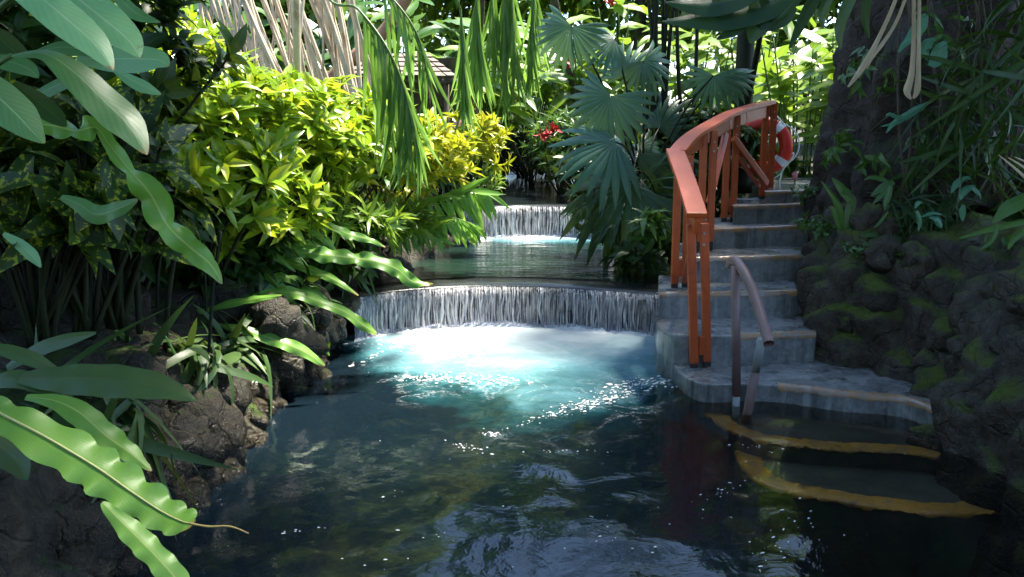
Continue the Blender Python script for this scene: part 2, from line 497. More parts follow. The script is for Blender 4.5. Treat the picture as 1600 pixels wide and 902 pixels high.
M['sheet'] = fall_mat('falling_water', 0.62, 30, 0.72)
M['strand'] = fall_mat('white_water_strand', 1.0, 42, 0.8)
M['foam'] = solid_mat('white_foam', (0.66, 0.72, 0.74), (0.82, 0.83, 0.82), 9, (0.5, 0.8), 0.6, 0.02)

G = {}
G['croton'] = leaf_mat('croton_leaf', [(0.16, 0.31, 0.015), (0.34, 0.49, 0.015), (0.23, 0.41, 0.02), (0.52, 0.54, 0.02), (0.28, 0.45, 0.015), (0.13, 0.26, 0.02)], (0.5, 0.46, 0.08), 0.04, 0.30, 0.38)
G['gold'] = leaf_mat('golden_croton_leaf', [(0.50, 0.49, 0.015), (0.40, 0.48, 0.015), (0.58, 0.52, 0.02), (0.32, 0.42, 0.02)], (0.6, 0.5, 0.05), 0.05, 0.35, 0.35)
G['broad'] = leaf_mat('glossy_broad_leaf', [(0.085, 0.22, 0.065), (0.11, 0.28, 0.08), (0.07, 0.20, 0.07)], (0.30, 0.46, 0.20), 0.03, 0.38, 0.3, veins=12, brown=0.08, tip=0.9, vs_=0.045)
G['pale'] = leaf_mat('pale_broad_leaf', [(0.20, 0.46, 0.20), (0.24, 0.52, 0.22)], (0.5, 0.62, 0.35), 0.03, 0.38, 0.3, veins=12, brown=0.08, tip=0.9, vs_=0.045)
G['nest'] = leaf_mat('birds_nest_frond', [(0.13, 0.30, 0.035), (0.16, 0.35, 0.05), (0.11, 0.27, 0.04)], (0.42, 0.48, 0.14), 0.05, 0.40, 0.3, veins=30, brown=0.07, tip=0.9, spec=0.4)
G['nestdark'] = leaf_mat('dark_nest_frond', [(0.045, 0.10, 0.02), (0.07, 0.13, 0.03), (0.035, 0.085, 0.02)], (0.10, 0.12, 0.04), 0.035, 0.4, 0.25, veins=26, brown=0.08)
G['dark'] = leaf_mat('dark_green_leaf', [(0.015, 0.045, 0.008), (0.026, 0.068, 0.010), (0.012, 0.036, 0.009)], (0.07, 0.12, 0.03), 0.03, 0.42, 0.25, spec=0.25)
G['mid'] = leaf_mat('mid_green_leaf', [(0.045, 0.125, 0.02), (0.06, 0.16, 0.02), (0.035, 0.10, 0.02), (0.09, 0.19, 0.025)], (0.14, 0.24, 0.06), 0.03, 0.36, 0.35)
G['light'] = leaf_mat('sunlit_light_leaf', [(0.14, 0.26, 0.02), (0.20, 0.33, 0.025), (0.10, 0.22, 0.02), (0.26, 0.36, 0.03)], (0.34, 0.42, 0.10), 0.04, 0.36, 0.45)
G['spot'] = leaf_mat('spotted_leaf', [(0.018, 0.048, 0.008), (0.026, 0.062, 0.010)], (0.06, 0.09, 0.02), 0.03, 0.42, 0.2, spots=(0.24, 0.29, 0.015), spec=0.22)
G['fan'] = leaf_mat('blue_green_fan', [(0.045, 0.125, 0.085), (0.055, 0.15, 0.09), (0.04, 0.12, 0.06)], (0.10, 0.20, 0.11), 0.05, 0.38, 0.25, veins=2, brown=0.03)
G['fandark'] = leaf_mat('dark_fan', [(0.018, 0.06, 0.025), (0.025, 0.085, 0.03)], (0.05, 0.11, 0.04), 0.05, 0.36, 0.3, veins=2, brown=0)
G['palm'] = leaf_mat('palm_leaflet', [(0.11, 0.26, 0.04), (0.15, 0.32, 0.06), (0.09, 0.22, 0.04), (0.17, 0.34, 0.09)], (0.2, 0.34, 0.12), 0.06, 0.34, 0.45, veins=3, brown=0.02)
G['fern'] = leaf_mat('bright_fern', [(0.22, 0.46, 0.06), (0.26, 0.52, 0.09), (0.19, 0.42, 0.05)], (0.34, 0.52, 0.15), 0.05, 0.4, 0.45, veins=5, brown=0)
G['staghorn'] = leaf_mat('teal_epiphyte', [(0.05, 0.19, 0.10), (0.07, 0.23, 0.12)], (0.14, 0.30, 0.18), 0.04, 0.4, 0.3, veins=3, brown=0)
G['canopy'] = leaf_mat('canopy_leaf', [(0.03, 0.085, 0.015), (0.05, 0.12, 0.02), (0.04, 0.10, 0.02)], (0.1, 0.16, 0.04), 0.03, 0.4, 0.3)

# ------------------------------------------------------------------ leaf geometry as arrays
def leaf_arr(L=1.0, Wd=0.25, nv=6, nu=4, prof='lance', fold=0.25, droop=0.25, wave=0.0, wf=3, bend=0.0):
    V, UV, Fc = [], [], []
    for j in range(nv + 1):
        t = j / nv
        if prof == 'lance': w = (math.sin(math.pi * min(1, t * 0.97 + 0.03) ** 0.8)) ** 0.9
        elif prof == 'paddle': w = min(1, (t * 5) ** 0.6) * (1 - max(0, (t - 0.55) / 0.45) ** 2.2)
        elif prof == 'strap': w = min(1, 0.45 + t * 2) * (1 - max(0, (t - 0.45) / 0.55) ** 1.8)
        else: w = 1 - t
        w = max(w, 0.015) * Wd * 0.5
        for i in range(nu + 1):
            u = i / nu * 2 - 1
            x = u * w + bend * t * t * L
            z = -droop * t * t * L + abs(u) * w * fold + wave * w * abs(u) ** 1.5 * math.sin(2 * math.pi * wf * t + (0.8 if u > 0 else 0))
            V.append((x, t * L * (1 - 0.25 * droop * t), z)); UV.append(((u + 1) / 2, t))
    n = nu + 1
    for j in range(nv):
        for i in range(nu):
            a = j * n + i
            Fc.append((a, a + 1, a + 1 + n, a + n))
    return np.array(V), np.array(Fc), np.array(UV)
def arr_mesh(name, arr, mat):
    V, Fc, UV = arr
    me = bpy.data.meshes.new(name)
    me.from_pydata(V.tolist(), [], Fc.tolist())
    uvl = me.uv_layers.new(name='uv')
    uvl.data.foreach_set('uv', UV[Fc.ravel()].astype(np.float32).ravel())
    me.polygons.foreach_set('use_smooth', [True] * len(me.polygons))
    me.materials.append(mat)
    return me
def bake(name, arrs, picks, mats, mat, off):
    """join leaf copies into one mesh; picks[i] says which of arrs"""
    allV, allF, allU = [], [], []
    n = 0
    mats = np.array([np.array(m) for m in mats]); picks = np.array(picks)
    for q, (V, Fc, UV) in enumerate(arrs):
        mm = mats[picks == q]
        if not len(mm): continue
        P = np.einsum('kij,nj->kni', mm[:, :3, :3], V) + mm[:, None, :3, 3] - np.array(off)
        allV.append(P.reshape(-1, 3))
        allF.append((Fc[None] + (np.arange(len(mm)) * len(V))[:, None, None] + n).reshape(-1, 4))
        allU.append(np.tile(UV[Fc.ravel()], (len(mm), 1)))
        n += len(mm) * len(V)
    V = np.concatenate(allV); Fq = np.concatenate(allF); U = np.concatenate(allU)
    me = bpy.data.meshes.new(name)
    me.vertices.add(len(V)); me.vertices.foreach_set('co', V.astype(np.float32).ravel())
    me.loops.add(len(Fq) * 4); me.loops.foreach_set('vertex_index', Fq.astype(np.int32).ravel())
    me.polygons.add(len(Fq))
    me.polygons.foreach_set('loop_start', np.arange(0, len(Fq) * 4, 4, dtype=np.int32))
    me.polygons.foreach_set('loop_total', np.full(len(Fq), 4, dtype=np.int32))
    me.polygons.foreach_set('use_smooth', np.ones(len(Fq), dtype=bool))
    uvl = me.uv_layers.new(name='uv'); uvl.data.foreach_set('uv', U.astype(np.float32).ravel())
    me.materials.append(mat)
    me.update(calc_edges=True); me.validate()
    return me
def orient(pos, d, up, s=1.0, sw=None):
    y = Vector(d).normalized()
    z = Vector(up) - y * Vector(up).dot(y)
    if z.length < 1e-4: z = y.orthogonal()
    z.normalize()
    x = y.cross(z)
    sw = s if sw is None else sw
    return Matrix(((x.x * sw, y.x * s, z.x * s, pos[0]), (x.y * sw, y.y * s, z.y * s, pos[1]), (x.z * sw, y.z * s, z.z * s, pos[2]), (0, 0, 0, 1)))
def rdir(rng):
    while True:
        v = Vector((rng.uniform(-1, 1), rng.uniform(-1, 1), rng.uniform(-1, 1)))
        if 0.05 < v.length < 1: return v.normalized()
def onscreen(p, m=60):
    v = p - CAMP
    dep = v.y * CP - v.z * SP
    if dep < 0.1: return False
    x = 800 + F * v.x / dep; y = 451 - F * (v.y * SP + v.z * CP) / dep
    return -m < x < 1600 + m and -m < y < 902 + m

LEAFN = {}
def leaf_set(key, mat, **kw):
    if key not in LEAFN:
        vars_ = []
        for q in range(4):
            a = dict(kw); rr = random.Random(hash(key) % 1000 + q)
            a['droop'] = kw.get('droop', 0.25) * (0.4 + 0.5 * q)
            a['fold'] = kw.get('fold', 0.25) * (0.6 + 0.3 * q)
            a['bend'] = (-0.12, 0.1, 0.02, -0.04)[q]
            arr = leaf_arr(**a)
            vars_.append((arr, arr_mesh(key, arr, mat)))
        LEAFN[key] = vars_
    return LEAFN[key]
def put_leaves(t, mats, lset, n_obj, rng, mat, part='leaf', rest='foliage'):
    """the nearest n_obj leaves become parts, the rest one joined part"""
    vis = [m for m in mats if onscreen(m.translation)]
    hid = [m for m in mats if not onscreen(m.translation)]
    vis.sort(key=lambda m: (m.translation - CAMP).length)
    for m in vis[:n_obj]:
        place(part, rng.choice(lset)[1], t, m)
    others = vis[n_obj:] + hid
    if others:
        me = bake(rest, [a for a, _ in lset], [rng.randrange(len(lset)) for _ in others], others, mat, WM[t.name].translation)
        tag(place(rest, me, t), kind='stuff')

def shrub(name, label, cat, center, radii, n_ros, per, lset, mat, base_z=0.8, spread=(25, 80), n_obj=150, seed=1, size=(0.6, 1.25), stem=M['darkstem'], upb=0.5, shell=(0.7, 1.05), droop=0.0, group=None, minz=None):
    rng = random.Random(seed)
    c = Vector(center)
    base = Vector((c.x, c.y, base_z))
    t = thing(name, label, cat, base, group)
    mats, tips = [], []
    while len(tips) < n_ros:
        d = rdir(rng)
        if d.z < -0.35 and rng.random() < 0.8: continue
        if d.y > 0.3 and rng.random() < 0.5: continue
        r = rng.uniform(*shell) * (1 + 0.22 * noise.noise(d * 2.3 + Vector((seed, 0, 0))))
        p = c + Vector((d.x * radii[0], d.y * radii[1], d.z * radii[2])) * r
        if minz is not None and p.z < minz: continue
        tips.append((p, d))
    for p, d in tips:
        ax = (d * 0.7 + Vector((0, 0, upb)) + rdir(rng) * 0.25).normalized()
        a0 = rng.uniform(0, 6.28)
        for q in range(per):
            ang = R(rng.uniform(*spread))
            az = a0 + q * 2.4 + rng.uniform(-0.3, 0.3)
            o1 = ax.orthogonal().normalized(); o2 = ax.cross(o1)
            ld = ax * math.cos(ang) + (o1 * math.cos(az) + o2 * math.sin(az)) * math.sin(ang)
            ld.z -= droop
            mats.append(orient(p - ax * rng.uniform(0, 0.07), ld, ax + rdir(rng) * 0.25, rng.uniform(*size)))
    put_leaves(t, mats, lset, n_obj, rng, mat)
    if stem is not None:
        mb = MB()
        for p, d in tips[::max(1, len(tips) // 14)]:
            b = base + Vector((rng.uniform(-.12, .12) * radii[0], rng.uniform(-.12, .12) * radii[1], -0.1))
            mid = b.lerp(p, 0.5) + Vector((0, 0, 0.08)) + rdir(rng) * 0.05
            mb.tube(catmull([b, mid, p], 4), lerp_list([0.014, 0.006], 9), 5)
        tag(build('branches', mb, stem, t), kind='stuff')
    return t

def ribbon(pts, hw, tilt=0.0, fold=0.15, wave=0.0, wf=6, ragged=0.0, nu=8, n=7, seed=0, hint=None, cup=0.0):
    """leaf blade along a 3-D mid line. tilt: list or number of degrees turned about the mid line"""
    rng = random.Random(seed)
    c = catmull(pts, n)
    N = len(c)
    ws = [w for w in np.interp(np.linspace(0, len(hw) - 1, N), np.arange(len(hw)), hw)]
    # smooth the width profile
    for _ in range(3):
        ws = [ws[0]] + [(ws[i - 1] + 2 * ws[i] + ws[i + 1]) / 4 for i in range(1, N - 1)] + [ws[-1]]
    tl = lerp_list(tilt if hasattr(tilt, '__len__') else [tilt, tilt], N)
    rows = []; ph = rng.uniform(0, 6)
    for i, p in enumerate(c):
        t = (c[min(i + 1, N - 1)] - c[max(i - 1, 0)]).normalized()
        hv = hint if hint is not None else ((CAMP - p).normalized() * 0.75 + Vector((0, 0, 0.55)))
        nn = hv - t * hv.dot(t); nn.normalize()
        s = t.cross(nn)
        q = Quaternion(t, R(tl[i])); nn = q @ nn; s = q @ s
        v = i / (N - 1); row = []
        vv = v + 0.09 * noise.noise(Vector((v * 5.0, seed * 1.7, 0))); amp = 0.75 + 0.7 * noise.noise(Vector((v * 7.0, seed * 2.3, 4)))
        for k in range(nu + 1):
            u = k / nu * 2 - 1
            sd = 1 if u > 0 else -1
            w = ws[i] * (1 + ragged * abs(u) * amp * math.sin(vv * wf * 6.283 + ph * sd + 1.7 * sd))
            z = -fold * abs(u) * w + wave * ws[i] * abs(u) ** 1.8 * amp * math.sin(vv * wf * 6.283 + ph + (2.2 if u > 0 else 0)) - cup * u * u * w
            row.append(p + s * (u * w) + nn * z)
        rows.append(row)
    return MB().grid(rows), c
def hero(t, pix, hw, d, mat, name='leaf', rib=None, ribr=0.004, **kw):
    """blade given by sight lines (px, py) and distances d (number or list)"""
    ds = lerp_list(d, len(pix)) if hasattr(d, '__len__') else [d] * len(pix)
    pts = [W(x, y, q) for (x, y), q in zip(pix, ds)]
    hwm = [h / F * q * 1.02 for h, q in zip(hw, ds)]
    mb, c = ribbon(pts, hwm, **kw)
    o = build(name, mb, mat, t)
    if rib is not None:
        r = MB().tube([p + (CAMP - p).normalized() * ribr * 0.6 for p in c[:-1:2]], lerp_list([ribr, ribr * 0.3], len(c[:-1:2])), 5)
        build('midrib', r, rib, o)
    return o

# ================================================================== THE SETTING
Z2, Z3 = 0.33, 0.70                        # middle and upper pool levels
# --- weir lines in plan (from the crest seen in the picture)
crest1 = [WZ(x, y, Z2) for x, y in ((556, 463), (584, 458), (630, 452), (690, 447.5), (760, 445), (840, 446), (920, 450), (980, 454), (1040, 459))]
crest1 = catmull(crest1, 6)
crest2 = catmull([WZ(x, y, Z3) for x, y in ((725, 327), (770, 323), (830, 321), (900, 322), (960, 326))], 6)

def left_edge(y):      # stream edge on the left, as x(y)
    return float(np.interp(y, [-3, 1.5, 2.7, 3.3, 4.2, 4.9, 5.6, 6.2, 7.0, 7.6, 8.6, 10.4, 11, 13, 16, 20], [-1.2, -1.15, -1.33, -1.55, -1.38, -1.46, -1.28, -1.36, -1.25, -1.05, -0.75, -0.35, -0.3, -0.1, 0.1, 0.1]))
def right_edge(y):
    return float(np.interp(y, [-3, 1, 2.5, 4, 4.7, 5.3, 6, 7, 8, 9, 10.5, 13, 16, 20], [1.9, 2.0, 2.2, 2.42, 2.48, 2.45, 2.0, 1.9, 1.75, 1.5, 1.3, 0.9, 0.6, 0.6]))
# --- ground: one sheet to the horizon with the stream cut into it
xs = sorted(set([round(v, 3) for v in list(np.linspace(-6, 6, 61)) + list(np.linspace(-40, 40, 41)) + [-300, -160, -90, 90, 160, 300]]))
ys = sorted(set([round(v, 3) for v in list(np.linspace(-4, 20, 81)) + list(np.linspace(-40, 60, 41)) + [-300, -150, -80, 100, 180, 300]]))
def ground_z(x, y):
    land = 1.0 + 0.03 * max(0, y - 10) + 0.14 * noise.noise(Vector((x * 0.5, y * 0.5, 0)))
    if y > 20 or y < -4: return land
    le, re = left_edge(y), right_edge(y)
    if le - 0.55 < x < re + 0.55: return -0.9
    e = max(le - 0.55 - x, x - re - 0.55)
    return -0.9 + (land + 0.9) * min(1, e / 0.5)
rows = [[(x, y, ground_z(x, y)) for x in xs] for y in ys]
g = place('ground', MB().grid(rows).mesh('ground', M['soil']))
tag(g, 'dark jungle soil around the stream', kind='structure')

# --- water
M['water1'] = water_mat('lower_pool_water', (0.22, 7.25, 1.55, 2.75), clear=0.16, rip=0.17, shallow=True)
M['water2'] = water_mat('middle_pool_water', (0.35, 10.75, 1.2, 1.15), False, (0.010, 0.024, 0.020), 0.15, 0.5, (0.6, 1.4, 1))
M['water3'] = water_mat('upper_pool_water', None, False, (0.008, 0.012, 0.018), 0.1, 0.35, (0.6, 1.4, 1))
def sheet(name, label, y0, yend, x0, x1, z, nx, ny, mat, amp=0.006):
    rows = []
    for j in range(ny + 1):
        row = []
        for i in range(nx + 1):
            x = x0 + (x1 - x0) * i / nx
            ye = yend(x)
            y = y0 + (ye - y0) * j / ny
            p = Vector((x * 2.2, y * 2.2, 0))
            e = min(1.0, (ye - y) / 0.3 + 0.0) if z > 0.1 else 1.0
            row.append((x, y, z + e * amp * (noise.noise(p) + 0.5 * noise.noise(p * 2.7))))
        rows.append(row)
    o = place(name, MB().grid(rows).mesh(name, mat))
    return tag(o, label, kind='structure')
def on_curve(c):
    X = [p.x for p in c]; Y = [p.y for p in c]
    return lambda x: float(np.interp(x, X, Y))
c1 = on_curve(crest1); c2 = on_curve(crest2)
sheet('water', 'dark rippled water of the lower pool', -2.5, lambda x: c1(x) + 0.12, -2.6, 3.4, 0.0, 150, 210, M['water1'], 0.010)
# the middle and upper pools start at their weirs
def sheet2(name, label, ystart, y1, x0, x1, z, nx, ny, mat):
    rows = []
    for j in range(ny + 1):
        row = []
        for i in range(nx + 1):
            x = x0 + (x1 - x0) * i / nx
            a = ystart(x); y = a + (y1 - a) * j / ny
            p = Vector((x * 2.2, y * 2.2, z))
            row.append((x, y, z + 0.004 * noise.noise(p) * min(1, j / 6)))
        rows.append(row)
    return tag(place(name, MB().grid(rows).mesh(name, mat)), label, kind='structure')
sheet2('water', 'smooth green water of the middle pool', lambda x: c1(x) + 0.335, 11.4, -2.4, 2.6, Z2 + 0.012, 60, 60, M['water2'])
sheet2('water', 'dark water of the upper pool', lambda x: c2(x) + 0.1, 18.5, -1.6, 2.6, Z3 + 0.012, 40, 60, M['water3'])

# --- weirs and falls
M['weir'] = solid_mat('wet_dark_weir', (0.012, 0.016, 0.016), (0.035, 0.04, 0.038), 5, (0.12, 0.35), 0.3, 0.01)
def weir(name, label, crest, ztop, zbot, back, wname, wlabel, nstr, seed, sw, outv):
    rng = random.Random(seed)
    t = thing(name, label, 'weir', (crest[len(crest) // 2].x, crest[len(crest) // 2].y, zbot))
    prof = [(0.02, zbot - 0.5), (0.0, ztop - 0.05), (0.012, ztop - 0.018), (0.04, ztop - 0.004), (0.10, ztop + 0.006), (back, ztop + 0.008), (back + 0.05, ztop - 0.05), (back + 0.06, zbot - 0.5)]
    rows = [[Vector((p.x, p.y + a, z)) for a, z in prof] for p in crest]
    build('weir_wall', MB().grid(rows), M['weir'], t)
    f = thing(wname, wlabel, 'waterfall', (crest[len(crest) // 2].x, crest[len(crest) // 2].y - 0.1, zbot))
    # thin continuous curtain
    N = 160
    cc = [crest[0].lerp(crest[0], 0)]
    L = np.linspace(0, len(crest) - 1, N)
    rows = []
    for j in range(9):
        v = j / 8; row = []
        for i in range(N):
            a = int(min(L[i], len(crest) - 2)); p = crest[a].lerp(crest[a + 1], L[i] - a)
            wob = 0.014 * noise.noise(Vector((p.x * 9, v * 1.2, seed)))
            row.append((p.x, p.y + 0.006 - (0.02 + outv * v ** 0.6) * min(1, v * 4) + wob * v, ztop - 0.022 - (ztop - zbot) * v ** 1.4))
        rows.append(row)
    build('water_curtain', MB().grid(rows), M['sheet'], f)
    # strands of white water, each one a part
    vars_ = []
    H = ztop - zbot
    for q in range(7):
        mb = MB(); k0 = rng.uniform(0, 9)
        pts, rad = [], []
        for j in range(10):
            v = j / 9
            pts.append((0.018 * (noise.noise(Vector((k0, v * 2.4, 0)))) * v, -0.002 - (0.03 + outv * v ** 0.6) * min(1, v * 4), -0.018 - H * v ** 1.4))
            rad.append(sw * (0.45 + 0.7 * abs(noise.noise(Vector((k0 + 3, v * 3.5, 1)))) + 0.35 * v))
        mb.tube(pts, rad, 6, True)
        vars_.append(mb.mesh('strand', M['strand']))
    for i in range(nstr):
        u = (i + rng.uniform(0.1, 0.9)) / nstr * (len(crest) - 1)
        a = int(min(u, len(crest) - 2)); p = crest[a].lerp(crest[a + 1], u - a)
        place('strand', rng.choice(vars_), f, Matrix.Translation((p.x, p.y, ztop)) @ Matrix.Diagonal((rng.choice((0.4, 0.6, 0.8, 1.1, 1.6, 2.2)), rng.uniform(0.9, 1.3), rng.uniform(0.94, 1.0), 1)))
    # boiling foam along the foot
    rows = []
    for i in range(N):
        a = int(min(L[i], len(crest) - 2)); p = crest[a].lerp(crest[a + 1], L[i] - a)
        row = []
        for j in range(14):
            v = j / 13
            y = p.y + 0.06 - 0.34 * v * (0.8 + 0.4 * noise.noise(Vector((p.x * 2, 3, seed))))
            hh = math.sin(math.pi * min(1, v * 1.1 + 0.12)) ** 1.2 * (0.035 + 0.03 * noise.noise(Vector((p.x * 7, y * 7, seed))) + 0.018 * noise.noise(Vector((p.x * 23, y * 23, seed))))
            row.append((p.x, y, zbot - 0.012 + hh))
        rows.append(row)
    tag(build('foam', MB().grid(rows), M['foam'], f), kind='stuff')
weir('weir', 'dark curved weir holding back the middle pool', crest1, Z2, 0.0, 0.36, 'waterfall', 'wide white waterfall spilling over the lower weir into the near pool', 215, 3, 0.0046, 0.05)
weir('weir', 'low straight weir holding back the upper pool in the distance', crest2, Z3, Z2 + 0.012, 0.12, 'waterfall', 'small distant waterfall between the fern and the fan palm', 110, 5, 0.005, 0.05)

# --- loose foam drifting on the lower pool
rng = random.Random(19)
fk = thing('foam_flecks', 'white foam flecks and bubbles drifting on the near pool', 'foam', (0.2, 5.4, 0.0))
fk['kind'] = 'stuff'
mb = MB()
def fleck(p, a, b, ang):
    n = 7; ca, sa = math.cos(ang), math.sin(ang)
    ring = []
    for k in range(n):
        t = k * 2 * math.pi / n; r = rng.uniform(0.7, 1.25)
        u, v = math.cos(t) * a * r, math.sin(t) * b * r
        ring.append((p.x + u * ca - v * sa, p.y + u * sa + v * ca, 0.006))
    top = [(p.x + (q[0] - p.x) * 0.55, p.y + (q[1] - p.y) * 0.55, 0.006 + min(a, b) * 0.7) for q in ring]
    mb.add(ring + top, [tuple(range(n, 2 * n))] + [(k, (k + 1) % n, n + (k + 1) % n, n + k) for k in range(n)])
for cx, cy, wx, wy, n, sl in ((690, 592, 55, 7, 90, 0.0), (760, 596, 60, 9, 50, 0.05), (940, 625, 75, 9, 150, -0.28), (985, 603, 45, 8, 70, -0.15), (770, 680, 18, 4, 34, 0.1), (735, 702, 26, 5, 34, 0.25), (860, 650, 60, 5, 40, -0.3), (900, 707, 60, 3, 16, 0.0), (590, 555, 30, 3, 20, -0.4), (700, 548, 40, 5, 26, 0.2), (760, 552, 25, 5, 24, -0.5), (1050, 590, 22, 16, 34, -0.5), (600, 540, 60, 8, 40, 0), (1180, 700, 40, 6, 14, 0.1), (1130, 770, 45, 12, 16, -0.3), (1000, 830, 120, 40, 22, -0.1), (480, 828, 30, 3, 8, -0.15), (620, 772, 20, 4, 5, -0.3), (640, 860, 180, 30, 14, -0.3), (1230, 840, 60, 40, 26, -0.6)):
    for _ in range(n):
        g_ = rng.gauss(0, 1)
        px, py = cx + g_ * wx * 0.6, cy + g_ * wx * 0.6 * sl + rng.gauss(0, wy * 0.6)
        p = WZ(px, py, 0.0)
        sz = rng.choice((0.0022, 0.003, 0.004, 0.005, 0.007)) * (1.0 if p.y > 4.8 else 0.5)
        fleck(p, sz * rng.uniform(1, 3.2), sz, rng.uniform(-0.5, 0.5) - sl)
tag(build('flecks', mb, M['white'], fk), kind='stuff')

# ================================================================== ROCKS
def bank(name, label, base, inland, prof, mat, seed, lump=0.13, freq=2.6, rows_n=46, cols_n=150, hs=None):
    pts = catmull([Vector((x, y, 0)) for x, y in base], 12)
    idx = np.linspace(0, len(pts) - 1, cols_n)
    P = []
    for q in idx:
        a = int(min(q, len(pts) - 2)); P.append(pts[a].lerp(pts[a + 1], q - a))
    offs = np.interp(np.linspace(0, len(prof) - 1, rows_n), np.arange(len(prof)), [p[0] for p in prof])
    zs = np.interp(np.linspace(0, len(prof) - 1, rows_n), np.arange(len(prof)), [p[1] for p in prof])
    rows = []
    for i, p in enumerate(P):
        t = (P[min(i + 4, cols_n - 1)] - P[max(i - 4, 0)]); t.normalize()
        n = Vector((t.y, -t.x, 0)) * inland
        h = 1.0 if hs is None else float(np.interp(i / (cols_n - 1), np.linspace(0, 1, len(hs)), hs))
        row = []
        for j in range(rows_n):
            z = zs[j] * (h if zs[j] > 0 else 1)
            q = p + n * offs[j] + Vector((0, 0, z))
            nd = (n * -0.8 + Vector((0, 0, 0.6))).normalized()
            dist = noise.voronoi(q * freq + Vector((seed, seed, 0)))[0]
            lumps = (dist[1] - dist[0])
            disp = lump * (min(lumps, 0.7) - 0.25) + 0.07 * noise.fractal(q * 1.7 + Vector((seed, 0, 0)), 1.0, 2.1, 4) + 0.045 * noise.fractal(q * 6, 0.9, 2.1, 4)
            row.append(q + nd * disp)
        rows.append(row)
    t = thing(name, label, 'rock bank', (P[cols_n // 2].x, P[cols_n // 2].y, -0.2))
    build('rock_face', MB().grid(rows), mat, t)
    return t
def stone_mesh(name, seed, mat, sub=3):
    bm = bmesh.new()
    bmesh.ops.create_icosphere(bm, subdivisions=sub, radius=1)
    for v in bm.verts:
        p = v.co.copy()
        d = 1 + 0.38 * noise.noise(p * 1.1 + Vector((seed * 3.7, 0, 0))) + 0.20 * noise.fractal(p * 2.3 + Vector((0, seed * 2.1, 0)), 0.9, 2.1, 4)
        dd = noise.voronoi(p * 1.5 + Vector((seed, 1, 2)))[0]
        d += 0.30 * (min(dd[1] - dd[0], 0.5) - 0.2)
        v.co = p * d
    me = bpy.data.meshes.new(name)
    bm.to_mesh(me); bm.free()
    me.polygons.foreach_set('use_smooth', [True] * len(me.polygons))
    me.materials.append(mat)
    return me
lprof = [(-0.30, -0.9), (-0.10, -0.25), (0.0, 0.02), (0.06, 0.20), (0.16, 0.36), (0.32, 0.50), (0.55, 0.62), (0.9, 0.78), (1.5, 0.95), (2.4, 1.1)]
lb = [(left_edge(y), y) for y in (0.2, 1.5, 2.4, 2.8, 3.3, 3.8, 4.2, 4.6, 4.9, 5.25, 5.6, 5.9, 6.2, 6.6, 7.0, 7.6, 8.6, 9.5, 10.4, 11.2, 13)]
left_bank = bank('rock_bank', 'knobbly brown rock bank along the left edge of the pool', lb, -1, lprof, M['rock_l'], 2.0, 0.24, 2.6, rows_n=64, cols_n=300, hs=[0.8, 0.95, 1.05, 1.1, 1.1, 1.05, 1.1, 1.15, 1.2, 1.2])
rprof = [(-0.28, -0.9), (-0.12, -0.3), (0.0, 0.02), (0.05, 0.20), (0.10, 0.40), (0.18, 0.60), (0.30, 0.80), (0.5, 0.93), (0.9, 1.0), (1.6, 1.05), (2.6, 1.1)]
rb = [(2.15, 0.2), (2.18, 1.6), (2.22, 2.6), (2.28, 3.4), (2.31, 3.92), (2.21, 4.34), (2.31, 4.70), (2.38, 5.02), (2.32, 5.3), (2.10, 5.52), (1.93, 5.75), (1.93, 6.1), (1.98, 6.5), (2.10, 7.0), (2.38, 7.5), (2.75, 7.9), (3.3, 8.05), (4.2, 8.2)]
right_wall = bank('rock_wall', 'dark mossy lava rock wall beside the stairs on the right', rb, 1, rprof, M['rock_r'], 5.0, 0.22, 3.1, rows_n=70, cols_n=300, hs=[1, 1, 1, 1, 1.0, 1.0, 1.05, 1.05, 1.15, 1.2, 1.2])
ls = [stone_mesh('stone', s, M['rock_l']) for s in range(4)]
rs = [stone_mesh('stone', s + 10, M['rock_r']) for s in range(5)]
rng = random.Random(11)
def mrot(rng):
    return Matrix.Rotation(rng.uniform(0, 6.28), 4, 'Z') @ Matrix.Rotation(rng.uniform(-0.5, 0.5), 4, 'X')
for px, py, z, r in ((350, 735, 0.02, 0.17), (300, 770, 0.05, 0.14), (385, 690, 0.02, 0.15), (405, 655, 0.05, 0.12), (440, 628, 0.02, 0.10), (470, 600, 0.03, 0.12), (490, 578, 0.05, 0.11), (505, 562, 0.03, 0.08), (420, 600, 0.14, 0.17), (345, 660, 0.22, 0.20), (300, 690, 0.22, 0.17), (370, 600, 0.30, 0.18), (455, 560, 0.24, 0.16), (480, 530, 0.3, 0.17), (250, 800, 0.02, 0.16), (215, 860, 0.04, 0.17), (150, 850, 0.22, 0.19), (520, 505, 0.24, 0.14), (545, 470, 0.30, 0.16), (500, 470, 0.45, 0.17), (545, 420, 0.50, 0.2), (590, 395, 0.52, 0.2), (455, 500, 0.48, 0.17), (430, 580, 0.05, 0.1), (325, 740, -0.03, 0.12)):
    p = WZ(px, py, z)
    place('stone', rng.choice(ls), left_bank, Matrix.Translation(p + Vector((-0.55 * r, 0.1 * r, -0.25 * r))) @ mrot(rng) @ Matrix.Diagonal((r * rng.uniform(0.8, 1.2), r * rng.uniform(0.85, 1.2), r * rng.uniform(0.8, 1.25), 1)))
